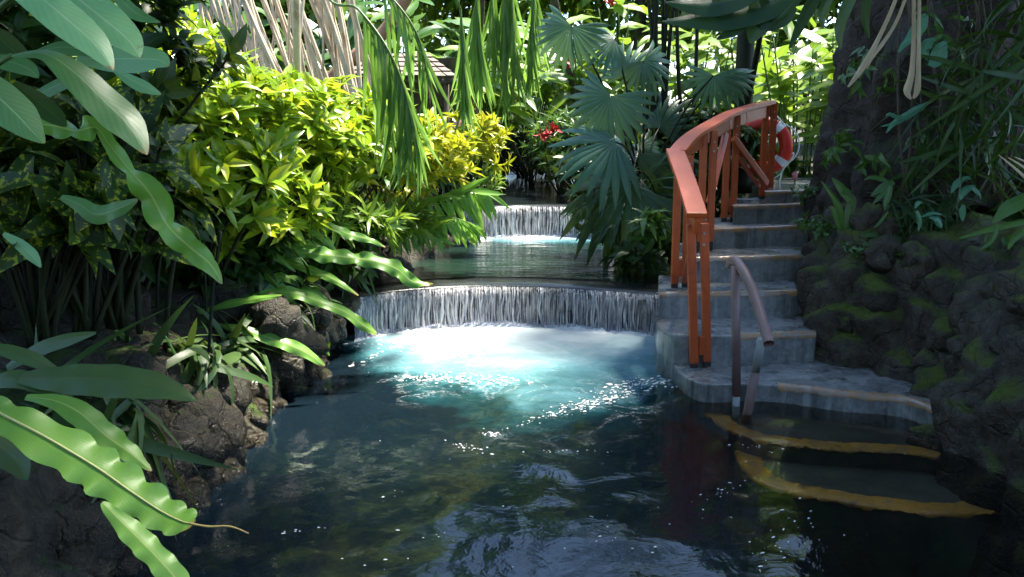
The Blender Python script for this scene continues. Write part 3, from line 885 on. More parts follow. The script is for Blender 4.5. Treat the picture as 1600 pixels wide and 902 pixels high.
for i in range(80):
    u = rng.uniform(0.24, 0.93)
    cpts = catmull([Vector((x, y, 0)) for x, y in rb], 12)
    q = u * (len(cpts) - 1); a = int(q); p = cpts[a].lerp(cpts[a + 1], q - a)
    tt = (cpts[min(a + 2, len(cpts) - 1)] - cpts[max(a - 2, 0)]).normalized(); nn = Vector((tt.y, -tt.x, 0))
    v = rng.random()
    z = v * 0.95
    off = float(np.interp(z, [0, 0.4, 0.8, 1.0], [0.06, 0.14, 0.34, 0.55]))
    r = rng.uniform(0.07, 0.17) * (1.1 - 0.35 * v)
    place('stone', rng.choice(rs), right_wall, Matrix.Translation(p + nn * (off + 0.75 * r) + Vector((0, 0, z))) @ mrot(rng) @ Matrix.Diagonal((r * rng.uniform(0.8, 1.3), r * rng.uniform(0.8, 1.3), r * rng.uniform(0.75, 1.2), 1)))

# ================================================================== STAIRS
stairs = thing('staircase', 'wet grey concrete steps with worn orange nosings climbing to the right', 'stairs', (1.5, 6.2, 0))
def prism(poly, z0, z1):
    n = len(poly)
    vs_ = [(p[0], p[1], z0) for p in poly] + [(p[0], p[1], z1) for p in poly]
    fs = [tuple(range(n - 1, -1, -1)), tuple(range(n, 2 * n))] + [(i, (i + 1) % n, n + (i + 1) % n, n + i) for i in range(n)]
    return MB().add(vs_, fs)
def step(front_px, back_px, z, z0, nose_px, nw=0.045, mat=None, nmat=None, drop=0.03):
    fr = [WZ(x, y, z) for x, y in front_px]
    fr = catmull(fr, 5) if len(fr) > 2 else fr
    bk = [WZ(x, y, z) for x, y in back_px]
    poly = [(p.x, p.y) for p in fr] + [(p.x, p.y) for p in reversed(bk)]
    o = build('step', prism(poly, z0, z), mat or M['tread'], stairs, smooth=False, bevel=0.012)
    # nosing strip wrapped over the front edge
    a, b = nose_px
    nl = [p for p in fr]
    A = WZ(a, 0.0 + front_px[0][1], z).x; B = WZ(b, front_px[-1][1], z).x
    nl = [p for p in nl if A - 0.02 <= p.x] if len(nl) > 2 else nl
    nl = nl if len(nl) > 2 else [nl[0].lerp(nl[-1], i / 12) for i in range(13)]
    # resample finely with a slightly uneven inner edge
    fine = []
    for i in range(len(nl) - 1):
        for q in range(4): fine.append(nl[i].lerp(nl[i + 1], q / 4))
    fine.append(nl[-1])
    rows = [[], [], [], []]
    for i, p in enumerate(fine):
        t = (fine[min(i + 1, len(fine) - 1)] - fine[max(i - 1, 0)]).normalized(); n = Vector((-t.y, t.x, 0))
        wob = 0.24 * nw * noise.fractal(Vector((p.x * 12, p.y * 12, z * 5)), 0.8, 2.1, 3)
        rows[0].append(p + n * -0.004 + Vector((0, 0, -drop + wob)))
        rows[1].append(p + n * -0.005 + Vector((0, 0, -0.010)))
        rows[2].append(p + n * 0.010 + Vector((0, 0, 0.0045)))
        rows[3].append(p + n * (nw + wob) + Vector((0, 0, 0.0045)))
    build('nosing', MB().grid(rows), nmat or M['nosing'], o)
    return o
# submerged steps, seen through the water
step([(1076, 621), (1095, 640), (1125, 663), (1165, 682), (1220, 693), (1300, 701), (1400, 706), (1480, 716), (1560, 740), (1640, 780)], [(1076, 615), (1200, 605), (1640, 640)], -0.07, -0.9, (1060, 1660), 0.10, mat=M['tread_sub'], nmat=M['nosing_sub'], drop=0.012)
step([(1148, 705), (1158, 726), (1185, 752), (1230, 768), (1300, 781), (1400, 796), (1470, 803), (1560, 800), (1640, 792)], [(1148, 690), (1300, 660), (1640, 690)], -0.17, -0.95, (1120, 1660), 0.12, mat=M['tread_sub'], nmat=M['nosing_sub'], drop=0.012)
step([(1048, 560), (1054, 572), (1066, 584), (1086, 596), (1117, 601), (1181, 600), (1240, 605), (1308, 613), (1370, 618), (1410, 622), (1442, 632), (1474, 650)], [(1048, 552), (1200, 548), (1420, 560), (1486, 622)], 0.11, -0.6, (1170, 1540), 0.05)
step([(1026, 500), (1026, 506), (1031, 514), (1044, 521), (1075, 524), (1130, 524), (1200, 523), (1275, 520)], [(1024, 488), (1290, 486)], 0.30, -0.6, (1130, 1280), 0.045)
step([(1029, 464), (1036, 459), (1060, 458), (1120, 458), (1180, 457), (1260, 455)], [(1029, 430), (1265, 430)], 0.475, -0.3, (1040, 1262), 0.045)
step([(1054, 403), (1100, 402.5), (1180, 401), (1255, 399)], [(1058, 380), (1265, 380)], 0.658, 0.0, (1058, 1255), 0.045)
step([(1096, 358), (1140, 357), (1200, 355), (1265, 352)], [(1100, 340), (1280, 340)], 0.816, 0.2, (1096, 1265), 0.045)
step([(1146, 322), (1180, 321), (1230, 319), (1290, 316)], [(1150, 309), (1310, 308)], 0.97, 0.4, (1146, 1290), 0.05)
step([(1196, 299.5), (1230, 298.5), (1270, 297), (1310, 296)], [(1210, 275), (1330, 275)], 1.075, 0.5, (1196, 1310), 0.05)

# ================================================================== TIMBER HANDRAIL
rail = thing('timber_handrail', 'orange stained timber handrail climbing the left side of the steps', 'handrail', (1.25, 6.3, 0.475))
def board(name, a, b, w, th, face, parent=rail, mat=None, bevel=0.006):
    """timber from a to b, w wide across the view of `face`, th thick along it"""
    a, b = Vector(a), Vector(b)
    y = (b - a).normalized(); z = Vector(face) - y * Vector(face).dot(y); z.normalize(); x = y.cross(z)
    m = Matrix(((x.x, y.x, z.x, a.x), (x.y, y.y, z.y, a.y), (x.z, y.z, z.z, a.z), (0, 0, 0, 1)))
    L = (b - a).length
    # local long axis along Z for the grain: swap so that object z is the grain
    mm = m @ Matrix.Rotation(-math.pi / 2, 4, 'X')
    mb = MB().box((-w / 2, -th / 2, 0), (w / 2, th / 2, L))
    return place(name, mb.mesh(name, mat or M['wood'], False, None, bevel), parent, mm)
fA, fB, fC, fD = WZ(1094, 573, 0.11), WZ(1062, 449, 0.475), WZ(1138, 346, 0.816), WZ(1196, 311, 0.97)
fB2 = Vector((1.50, 6.92, 0.70))
tops = {'A': 1.02, 'B': 1.41, 'B2': 1.555, 'C': 1.675, 'D': 1.80}
posts = {'A': fA, 'B': fB, 'B2': fB2, 'C': fC, 'D': fD}
# pairs of boards that sandwich the rail
for key, f in posts.items():
    for s in (-1, 1):
        gap = 0.042 if key != 'A' else 0.045
        dx = s * gap
        top = tops[key] + (0.03 if s > 0 and key in ('C', 'D', 'B2') else 0)
        lean = -0.05 if key == 'A' else 0.0
        board('post', (f.x + dx, f.y + 0.02 * s, f.z + 0.03), (f.x + dx + lean, f.y + 0.02 * s, top), 0.052, 0.05, (0, -1, 0))
        build('post_shoe', MB().box((f.x + dx - 0.022, f.y + 0.02 * s - 0.022, f.z - 0.06), (f.x + dx + 0.022, f.y + 0.02 * s + 0.022, f.z + 0.032)), M['black'], rail, False, 0.004)
    for zz in (tops[key] - 0.06, tops[key] - 0.13):
        lx = -0.05 if key == 'A' else 0.0
        build('bolt', MB().tube([Vector((f.x + 0.042 + lx, f.y - 0.004, zz)), Vector((f.x + 0.042 + lx, f.y - 0.013, zz))], 0.008, 8), M['steel'], rail, False)
    build('spacer', MB().box((f.x - 0.0165, f.y - 0.02, f.z + 0.08), (f.x + 0.0165, f.y + 0.02, f.z + 0.20)), M['wood'], rail, False, 0.004)
# cap rail: two lengths mitred at the bend
rA, rB = W(1089, 337, 5.36), W(1058, 238, 6.28)
rC = [W(1058, 238, 6.28), W(1078, 216, 6.62), W(1104, 199, 6.98), W(1138, 180, 7.55), W(1165, 170, 7.8), W(1203, 160, 8.12)]
def caprail(name, pts, w, th, side=None, smooth=False):
    mb = MB(); rows = []
    for i, p in enumerate(pts):
        t = (pts[min(i + 1, len(pts) - 1)] - pts[max(i - 1, 0)]).normalized()
        s = t.cross(Vector((0, 0, 1))).normalized(); u = s.cross(t)
        rows.append([p - s * w / 2 - u * th / 2, p + s * w / 2 - u * th / 2, p + s * w / 2 + u * th / 2, p - s * w / 2 + u * th / 2])
    mb.grid(rows, closed=True)
    mb.f.append((3, 2, 1, 0)); n = len(mb.v) - 4; mb.f.append((n, n + 1, n + 2, n + 3))
    return build(name, mb, M['wood'], rail, False, 0.007)
caprail('cap_rail', [rA, rA.lerp(rB, 0.5), rB + Vector((-0.012, 0.03, 0.012))], 0.125, 0.034)
caprail('cap_rail', catmull(rC, 5), 0.125, 0.034)
# apron boards under the cap
def drop(p, h): return Vector((p.x, p.y, p.z - h))
ap = catmull(rC, 5)
for i in range(0, len(ap) - 5, 5):
    board('apron_board', drop(ap[i], 0.075), drop(ap[i + 5], 0.075), 0.10, 0.028, (ap[i + 5] - ap[i]).cross(Vector((0, 0, 1))))
board('apron_board', drop(rA, 0.07), drop(rB, 0.07), 0.09, 0.028, (1, 0, 0))
# diagonal braces
board('brace', W(1108, 318, 7.0), W(1134, 208, 7.45), 0.05, 0.035, (0.6, -1, 0))
board('brace', W(1146, 216, 7.55), W(1198, 287, 7.98), 0.055, 0.035, (0.6, -1, 0))
board('brace', W(1148, 238, 7.62), W(1186, 292, 8.0), 0.035, 0.03, (0.6, -1, 0))
board('brace', (fA.x - 0.06, fA.y + 0.07, 0.95), (fB.x + 0.02, fB.y - 0.04, 0.53), 0.05, 0.03, (1, -0.3, 0))

# ================================================================== PIPE HANDRAIL
pr = thing('pipe_handrail', 'curved brown metal pipe handrail standing in the water by the bottom step', 'handrail', WZ(1150, 628, 0))
p1 = WZ(1150, 634, 0); p1t = W(1149, 416, 5.08); p2 = WZ(1168, 646, 0); p2t = W(1190, 530, 4.72)
build('post', MB().tube([p1 + Vector((0, 0, 0.06)), p1t], 0.0255, 14), M['pipe'], pr)
build('post_sleeve', MB().tube([p1 + Vector((0, 0, -0.3)), p1 + Vector((0, 0, 0.075))], 0.0215, 12), M['steel'], pr)
build('post', MB().tube([p2 + (p2 - p2t) * 0.7, p2t.lerp(p2, 0.42)], 0.0265, 14), M['pipe'], pr)
build('post', MB().tube([p2t.lerp(p2, 0.425), p2t], 0.0235, 14), M['steel'], pr)
hr = [p1t + Vector((-0.004, 0.0, -0.03)), W(1141, 417, 5.20), W(1143, 409, 5.18), W(1152, 411, 5.10), W(1167, 434, 4.97), W(1183, 475, 4.82), W(1194, 510, 4.68), W(1201, 537, 4.58)]
hr = catmull(hr[1:], 6)
# open pipe end: outer and inner wall
n_ = len(hr)
mb = MB().tube(hr, 0.0285, 16, False)
mb.tube(list(reversed(hr)), 0.0235, 16, False)
build('top_rail', mb, M['pipe'], pr)
build('end_ring', MB().tube([hr[-1], hr[-1] + (hr[-1] - hr[-2]).normalized() * 0.003], 0.030, 16, False), M['pipe'], pr)

# ================================================================== LIFE RING
ringc = W(1193, 229, 8.9)
lr = thing('life_ring', 'red life ring with white bands and rope behind the railing', 'life ring', (ringc.x, ringc.y, ringc.z - 0.27))
RM, rm = 0.215, 0.064
def torus(a0, a1, n, rr, r2, flat=0.72):
    rows = []
    for i in range(n + 1):
        a = a0 + (a1 - a0) * i / n
        rows.append([Vector(((RM + math.cos(b) * rr) * math.cos(a), math.sin(b) * rr * flat, (RM + math.cos(b) * rr) * math.sin(a))) for b in [k * 2 * math.pi / 14 for k in range(14)]])
    return MB().grid(rows, closed=True)
ringm = Matrix.Translation(ringc) @ Matrix.Rotation(R(-22), 4, 'Z')
body = place('ring_body', torus(0, 2 * math.pi, 60, rm, rm).mesh('ring_body', M['ring']), lr, ringm)
for a in (52, 142, 232, 322):
    place('white_band', torus(R(a - 8), R(a + 8), 6, rm * 1.03, rm).mesh('white_band', M['white']), lr, ringm)
rope = MB()
rp = []
for k in range(25):
    a = R(52 + k * 15)
    bulge = 0.055 * abs(math.sin((R(52 + k * 15) - R(52)) * 2)) + 0.066
    rp.append(ringm @ Vector(((RM + bulge) * math.cos(a), -0.012, (RM + bulge) * math.sin(a))))
rope.tube(catmull(rp, 3), 0.0075, 6)
rope.tube(catmull([W(1226, 245, 8.85), W(1240, 240, 8.83), W(1234, 252, 8.84), W(1222, 266, 8.85), W(1219, 280, 8.85), W(1213, 290, 8.86), W(1206, 292, 8.86)], 5), 0.008, 6)
build('rope', rope, M['white'], lr)

# ================================================================== TREES AND CANOPY
CAN = [leaf_arr(1.0, w, 2, 2, 'lance', 0.25, dr) for w, dr in ((0.42, 0.2), (0.36, 0.45), (0.5, 0.1))]
def crown(t, blobs, n, size, mat, seed, name='crown'):
    """leaf clumps spread through the crown's volume"""
    rng = random.Random(seed)
    mats, picks = [], []
    tot = sum(b[1][0] * b[1][1] * b[1][2] for b in blobs)
    for c, r in blobs:
        nb = int(n * r[0] * r[1] * r[2] / tot)
        ncl = max(6, nb // 60)
        for _ in range(ncl):
            d = rdir(rng) * rng.uniform(0.25, 1.0) ** 0.5
            cc = Vector(c) + Vector((d.x * r[0], d.y * r[1], d.z * r[2]))
            sp = size * rng.uniform(1.0, 2.0)
            for _ in range(nb // ncl):
                p = cc + Vector((rng.gauss(0, sp), rng.gauss(0, sp), rng.gauss(0, sp * 0.6)))
                ld = Vector((rng.uniform(-1, 1), rng.uniform(-1, 1), rng.uniform(-0.9, 0.3)))
                mats.append(orient(p, ld, Vector((rng.uniform(-.5, .5), rng.uniform(-.5, .5), 1)), size * rng.uniform(0.7, 1.3)))
                picks.append(rng.randrange(3))
    me = bake(name, CAN, picks, mats, mat, WM[t.name].translation)
    return tag(place(name, me, t), kind='stuff')
def trunk_mesh(base, top, r0, r1, seed, nz=60, nk=40, ridge=0.12, fine=0.05):
    base, top = Vector(base), Vector(top)
    rows = []
    for j in range(nz):
        v = j / (nz - 1)
        c = base.lerp(top, v); r = r0 + (r1 - r0) * v
        row = []
        for k in range(nk):
            a = k * 2 * math.pi / nk
            d = Vector((math.cos(a), math.sin(a), 0))
            q = Vector((d.x * 1.6, d.y * 1.6, c.z * 0.35 + seed))
            rr = r * (1 + ridge * 2 * noise.noise(q * 1.4) + 0.10 * math.exp(-max(0, c.z - base.z) * 1.6) * (0.6 + noise.noise(q * 2.2)))
            rr += fine * noise.fractal(Vector((d.x * 3, d.y * 3, c.z * 2.2 + seed)), 0.85, 2.1, 5) * r + fine * 0.45 * abs(noise.noise(Vector((d.x * 6, d.y * 6, c.z * 0.9 + seed)))) * r
            row.append(c + d * rr)
        rows.append(row)
    return MB().grid(rows, closed=True)
big = thing('large_tree', 'massive dark mossy tree trunk rising above the rock wall', 'tree', (3.2, 6.9, 0.9))
build('trunk', trunk_mesh((3.22, 6.9, 0.55), (3.62, 7.0, 7.5), 0.80, 0.55, 3.0, 160, 120, 0.13, 0.22), M['bark'], big)
lm = MB()
for a, b in (((3.8, 7.0, 5.0), (1.6, 8.6, 6.6)), ((3.8, 7.0, 5.2), (2.2, 4.0, 6.4)), ((3.9, 7.0, 5.5), (6.2, 6.0, 7.0)), ((3.9, 7.0, 6.0), (4.2, 10.0, 7.4))):
    a, b = Vector(a), Vector(b)
    lm.tube(catmull([a, a.lerp(b, 0.5) + Vector((0, 0, 0.35)), b], 6), lerp_list([0.22, 0.07], 13), 10)
tag(build('limbs', lm, M['bark'], big), kind='stuff')
crown(big, [((3.5, 8.5, 6.3), (1.3, 2.0, 0.9)), ((3.4, 5.2, 6.2), (1.9, 2.4, 1.0)), ((5.3, 7.5, 6.8), (2.0, 3.4, 1.2)), ((3.6, 2.2, 5.8), (1.9, 2.2, 1.0)), ((2.6, -4.0, 3.4), (2.8, 1.2, 2.2))], 21000, 0.24, G['canopy'], 21)  # last lobe, low behind the camera, is added to block sky light
lt = thing('shade_tree', 'tree with dark crown overhanging the left bank', 'tree', (-4.6, 3.0, 0.9))
build('trunk', trunk_mesh((-4.6, 3.0, 0.6), (-4.2, 3.3, 5.5), 0.26, 0.16, 8.0, 40, 24), M['bark2'], lt)
crown(lt, [((-2.6, 3.3, 5.1), (2.3, 2.0, 0.8)), ((-0.2, 3.6, 5.2), (1.3, 1.7, 0.6)), ((-5.0, 4.6, 5.0), (1.6, 2.0, 0.9)), ((-1.6, 0.8, 5.2), (2.4, 1.7, 0.8)), ((-0.3, 4.9, 5.2), (1.2, 1.0, 0.5)), ((-2.8, -4.0, 3.2), (2.8, 1.2, 2.2))], 19000, 0.24, G['canopy'], 22)  # stretched to shade the left rocks; added lobe behind camera blocks sky light
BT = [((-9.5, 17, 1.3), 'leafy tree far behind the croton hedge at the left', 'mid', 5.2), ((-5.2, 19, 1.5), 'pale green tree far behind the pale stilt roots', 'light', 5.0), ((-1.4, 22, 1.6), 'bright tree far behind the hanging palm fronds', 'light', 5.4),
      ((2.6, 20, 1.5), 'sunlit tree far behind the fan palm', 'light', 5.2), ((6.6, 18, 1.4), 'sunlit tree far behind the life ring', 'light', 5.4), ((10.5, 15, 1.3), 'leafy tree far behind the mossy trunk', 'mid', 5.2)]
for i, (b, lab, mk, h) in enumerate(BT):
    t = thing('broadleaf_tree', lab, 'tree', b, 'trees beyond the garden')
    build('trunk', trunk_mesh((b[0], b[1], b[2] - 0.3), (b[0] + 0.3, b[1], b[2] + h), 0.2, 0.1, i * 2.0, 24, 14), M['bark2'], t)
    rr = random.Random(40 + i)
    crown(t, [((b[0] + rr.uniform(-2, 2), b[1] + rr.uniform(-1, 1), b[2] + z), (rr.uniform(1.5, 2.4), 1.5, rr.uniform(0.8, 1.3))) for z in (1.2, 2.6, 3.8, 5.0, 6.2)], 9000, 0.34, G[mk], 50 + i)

# ================================================================== CROTON HEDGE (left, sunlit)
LC = leaf_set('croton_leaf', G['croton'], L=0.155, Wd=0.048, nv=5, nu=4, prof='lance', fold=0.35, droop=0.22)
LG = leaf_set('golden_leaf', G['gold'], L=0.145, Wd=0.042, nv=5, nu=4, prof='lance', fold=0.35, droop=0.15)
def at(px, py, d): return W(px, py, d)
shrub('croton_bush', 'olive yellow croton bush nearest the big glossy leaves', 'shrub', at(310, 225, 5.2), (0.60, 0.6, 0.50), 230, 9, LC, G['croton'], n_obj=300, seed=101, group='croton hedge')
shrub('croton_bush', 'tall yellow green croton bush below the pale stilt roots', 'shrub', at(400, 222, 6.3), (0.72, 0.7, 0.48), 270, 9, LC, G['croton'], n_obj=300, seed=102, group='croton hedge')
shrub('croton_bush', 'bright lime croton bush in the middle of the hedge', 'shrub', at(510, 232, 7.2), (0.78, 0.7, 0.48), 290, 9, LC, G['croton'], n_obj=300, seed=103, group='croton hedge')
shrub('croton_bush', 'brightest yellow croton bush beside the hanging palm frond', 'shrub', at(600, 245, 7.9), (0.72, 0.6, 0.44), 280, 9, LG, G['gold'], n_obj=300, seed=104, group='croton hedge')
shrub('croton_bush', 'shaded low croton bush over the bank at the left', 'shrub', at(330, 320, 5.6), (0.75, 0.5, 0.32), 120, 9, LC, G['croton'], n_obj=220, seed=105, group='croton hedge')
shrub('croton_bush', 'olive croton bush rising between the glossy leaves and the stilt roots', 'shrub', at(262, 115, 6.2), (0.42, 0.4, 0.42), 120, 9, LC, G['croton'], n_obj=200, seed=111, group='croton hedge')
LS = leaf_set('spiky_leaf', G['mid'], L=0.22, Wd=0.032, nv=5, nu=2, prof='lance', fold=0.3, droop=0.25)
LSL = leaf_set('spiky_light_leaf', G['light'], L=0.20, Wd=0.032, nv=5, nu=2, prof='lance', fold=0.3, droop=0.25)
shrub('spiky_shrub', 'green spiky leaved shrub under the croton hedge', 'shrub', at(470, 345, 6.6), (0.7, 0.35, 0.16), 50, 13, LSL, G['light'], n_obj=220, seed=106, spread=(20, 75))
shrub('spiky_shrub', 'dark spiky leaved shrub below the brightest croton', 'shrub', at(600, 345, 7.6), (0.45, 0.3, 0.14), 32, 12, LSL, G['light'], n_obj=160, seed=107, spread=(20, 75))
shrub('golden_shrub', 'golden yellow spiky shrub leaning over the upper stream', 'shrub', at(742, 235, 10.2), (0.36, 0.4, 0.42), 60, 11, LG, G['gold'], n_obj=240, seed=108, upb=0.1)
gs = shrub('golden_shrub', 'small pale yellow tuft at the foot of the golden shrub', 'shrub', at(765, 290, 10.0), (0.16, 0.16, 0.12), 10, 14, LSL, G['light'], n_obj=120, seed=109, size=(0.5, 0.8), stem=None)
shrub('leafy_shrub', 'dark leafy shrub between the golden shrub and the croton hedge', 'shrub', at(690, 260, 10.4), (0.5, 0.4, 0.42), 70, 9, LS, G['mid'], n_obj=150, seed=110)
hk = thing('dried_bract', 'pinkish dried bracts beside the golden shrub', 'bract', at(700, 220, 9.7))
for a, b in (((665, 222), (735, 185)), ((670, 205), (700, 240)), ((690, 200), (715, 228)), ((668, 225), (695, 240))):
    hero(hk, [a, ((a[0] + b[0]) / 2, (a[1] + b[1]) / 2 - 3), b], [3, 7, 2], 9.7, M['croton_husk'], 'bract', seed=3)

# ================================================================== DARK UNDERGROWTH AT THE LEFT
LD = leaf_set('dark_leaf', G['dark'], L=0.16, Wd=0.06, nv=4, nu=2, prof='lance', fold=0.3, droop=0.3)
LP = leaf_set('spotted_leaf', G['spot'], L=0.26, Wd=0.10, nv=5, nu=4, prof='lance', fold=0.25, droop=0.35)
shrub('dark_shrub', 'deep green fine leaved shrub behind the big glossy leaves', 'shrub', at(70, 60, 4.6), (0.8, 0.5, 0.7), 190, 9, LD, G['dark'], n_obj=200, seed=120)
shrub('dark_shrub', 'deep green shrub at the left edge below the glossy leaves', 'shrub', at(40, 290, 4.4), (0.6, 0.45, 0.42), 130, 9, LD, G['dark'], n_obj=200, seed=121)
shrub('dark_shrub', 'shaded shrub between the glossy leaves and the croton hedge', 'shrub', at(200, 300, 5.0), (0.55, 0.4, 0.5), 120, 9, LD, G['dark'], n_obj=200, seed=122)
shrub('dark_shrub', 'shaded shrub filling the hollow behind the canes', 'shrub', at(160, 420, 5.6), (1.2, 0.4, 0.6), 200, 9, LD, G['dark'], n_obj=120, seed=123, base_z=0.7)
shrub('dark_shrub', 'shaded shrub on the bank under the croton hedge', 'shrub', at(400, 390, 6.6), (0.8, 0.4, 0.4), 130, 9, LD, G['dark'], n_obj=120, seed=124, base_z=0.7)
shrub('spotted_shrub', 'yellow speckled laurel at the left edge of the bank', 'shrub', at(45, 330, 3.6), (0.33, 0.25, 0.25), 22, 6, LP, G['spot'], n_obj=150, seed=125)
shrub('spotted_shrub', 'yellow speckled laurel under the twisted frond', 'shrub', at(165, 300, 4.0), (0.35, 0.25, 0.28), 24, 6, LP, G['spot'], n_obj=150, seed=126)
shrub('spotted_shrub', 'yellow speckled laurel half hidden by the broad hanging leaf', 'shrub', at(110, 250, 3.8), (0.35, 0.25, 0.25), 22, 6, LP, G['spot'], n_obj=150, seed=127)
cn = thing('cane_clump', 'cluster of dark slender canes in the shade at the left', 'canes', at(130, 520, 4.4))
rng = random.Random(31)
for i in range(18):
    x = rng.uniform(20, 330)
    d = rng.uniform(4.0, 5.0)
    a, b = at(x, rng.uniform(520, 560), d), at(x + rng.uniform(-25, 25), rng.uniform(330, 380), d)
    build('cane', MB().tube(catmull([a, a.lerp(b, 0.5) + rdir(rng) * 0.02, b], 4), rng.uniform(0.006, 0.016), 7), M['darkstem'], cn)

# ================================================================== PALE STILT ROOTS, LEANING TRUNK, HUT
sr = thing('stilt_roots', 'pale straight aerial roots hanging behind the croton hedge', 'roots', at(420, 200, 9.8))
rng = random.Random(33)
for i in range(62):
    u = rng.random()
    xt = 285 + 265 * u + rng.uniform(-8, 8)
    sl = rng.choice((-22, 35, 60, 85, 95)) if u < 0.75 else rng.uniform(20, 75)
    d = rng.uniform(9.0, 10.6)
    a, b = at(xt, -60, d), at(xt + sl + rng.uniform(-12, 12), rng.uniform(150, 210), d + rng.uniform(-0.3, 0.3))
    build('root', MB().tube(catmull([a, a.lerp(b, 0.4) + rdir(rng) * 0.05, b], 5), [rng.uniform(0.012, 0.026)] * 11, 7), M['root'], sr)
ltk = thing('leaning_trunk', 'bare brown leaning trunk above the little roof', 'trunk', at(520, 130, 11.4))
build('bole', MB().tube(catmull([at(490, 150, 11.4), at(545, 97, 11.4), at(600, 50, 11.4), at(650, -30, 11.4)], 6), lerp_list([0.09, 0.075], 19), 12), solid_mat('reddish_bark', (0.17, 0.09, 0.05), (0.30, 0.18, 0.11), 6, (0.5, 0.8), 0.4, 0.01), ltk)
hut = thing('small_shelter', 'little shelter with weathered shingle roof behind the hedge', 'shelter', at(620, 250, 12.2))
e0, e1, r0_, r1_ = at(520, 118, 11.7), at(716, 121, 11.7), at(560, 84, 12.4), at(668, 84, 12.4)
for j in range(5):
    va, vb = j / 5, (j + 1.25) / 5
    nsh = 11
    for i in range(nsh):
        ua, ub = i / nsh + 0.006, (i + 1) / nsh - 0.006
        q = [e0.lerp(e1, ua).lerp(r0_.lerp(r1_, ua), va), e0.lerp(e1, ub).lerp(r0_.lerp(r1_, ub), va), e0.lerp(e1, ub).lerp(r0_.lerp(r1_, ub), min(1, vb)), e0.lerp(e1, ua).lerp(r0_.lerp(r1_, ua), min(1, vb))]
        up = Vector((0, -0.4, 0.9)).normalized()
        q = [p + up * (0.02 + 0.006 * ((i * 7 + j * 3) % 3)) if k < 2 else p + up * 0.003 for k, p in enumerate(q)]
        lo = [p - up * 0.012 for p in q]
        build('shingle', MB().add(q + lo, [(0, 1, 2, 3), (7, 6, 5, 4), (0, 4, 5, 1), (1, 5, 6, 2), (2, 6, 7, 3), (3, 7, 4, 0)]), M['shingle'], hut, False)
for a in (e0.lerp(e1, 0.1), e0.lerp(e1, 0.9), r0_, r1_):
    build('post', MB().tube([Vector((a.x, a.y + 0.1, 0.9)), Vector((a.x, a.y + 0.1, a.z - 0.02))], 0.035, 8), M['bark2'], hut)
build('eave_beam', MB().tube([e0 + Vector((0, 0.06, -0.05)), e1 + Vector((0, 0.06, -0.05))], 0.035, 8), M['bark2'], hut)
hm = MB().box((e0.x, 12.5, 0.9), (e1.x, 12.56, r0_.z - 0.05))
build('back_wall', hm, M['bark2'], hut, False)

# ================================================================== HANGING PALM FRONDS
PL = leaf_set('palm_leaflet', G['palm'], L=1.0, Wd=0.040, nv=8, nu=2, prof='strap', fold=0.5, droop=0.35)
PD = leaf_set('dark_leaflet', G['fandark'], L=1.0, Wd=0.065, nv=6, nu=2, prof='strap', fold=0.4, droop=0.3)
FL = leaf_set('fern_leaflet', G['fern'], L=1.0, Wd=0.17, nv=6, nu=4, prof='lance', fold=0.4, droop=0.3)
def pinnate(t, pts, n, llen, lset, hang=0.6, out=0.8, fwd=0.5, rad=(0.012, 0.004), seed=0, start=0.12, mat=None, wd=1.0):
    rng = random.Random(seed)
    c = catmull(pts, 8)
    mid = Vector((0, 0, 0))
    fo = build('frond', MB().tube(c, lerp_list(list(rad), len(c)), 6), mat or M['stem'], t)
    for i in range(n):
        v = start + (1 - start) * (i + 0.5) / n
        q = v * (len(c) - 1); a = int(min(q, len(c) - 2)); p = c[a].lerp(c[a + 1], q - a)
        tg = (c[a + 1] - c[a]).normalized()
        view = (CAMP - p).normalized()
        sd = tg.cross(view).normalized()
        sd = (sd + view * rng.uniform(-0.3, 0.5)).normalized()
        for s in (-1, 1):
            d = sd * s * out + tg * fwd + Vector((0, 0, -hang)) + rdir(rng) * 0.10
            L = llen * (0.55 + 0.75 * math.sin(math.pi * min(1, 0.18 + v * 0.72))) * rng.uniform(0.85, 1.1)
            place('leaflet', rng.choice(lset)[1], fo, orient(p, d, view * 0.8 + Vector((0, 0, 0.5)) + rdir(rng) * 0.3, L, L * wd))
    return fo
hp = thing('hanging_palm', 'arching palm with long drooping leaflets in front of the croton hedge', 'palm', at(470, 330, 6.6))
crownp = W(470, -420, 6.6)
build('trunk', MB().tube(catmull([at(470, 330, 6.8), W(462, -60, 6.8), crownp], 6), lerp_list([0.03, 0.028], 13), 10), M['root'], hp)
pinnate(hp, [crownp, at(500, -40, 6.2), at(560, 15, 5.9), at(605, 75, 5.75), at(632, 140, 5.7), at(645, 205, 5.7)], 24, 0.60, PL, 1.1, 0.30, 0.55, seed=1, start=0.42)
pinnate(hp, [crownp, at(540, -60, 6.2), at(605, -10, 6.0), at(650, 50, 5.9), at(668, 120, 5.9)], 11, 0.50, PL, 1.1, 0.30, 0.5, seed=2, start=0.45)
h2 = thing('hanging_palm', 'palm whose narrow green frond hangs straight down at top centre', 'palm', at(760, 330, 9.6))
c2p = W(700, -500, 8.2)
build('trunk', MB().tube(catmull([Vector((-0.55, 11.2, 0.9)), W(752, -100, 9.2), c2p], 6), lerp_list([0.05, 0.05], 13), 10), M['bark2'], h2)
pinnate(h2, [c2p, at(712, -60, 6.6), at(720, 20, 6.5), at(724, 90, 6.5), at(726, 130, 6.5)], 20, 0.50, PL, 1.5, 0.10, 0.7, seed=3, start=0.5)
pinnate(h2, [c2p, at(760, -100, 7.6), at(745, 0, 7.4), at(748, 60, 7.4)], 12, 0.75, PL, 1.6, 0.22, 0.5, seed=4, start=0.6)
h3 = thing('hanging_palm', 'bright green palm with grassy fronds hanging over the upper pool', 'palm', at(850, 250, 13))
c3p = W(830, -420, 10.5)
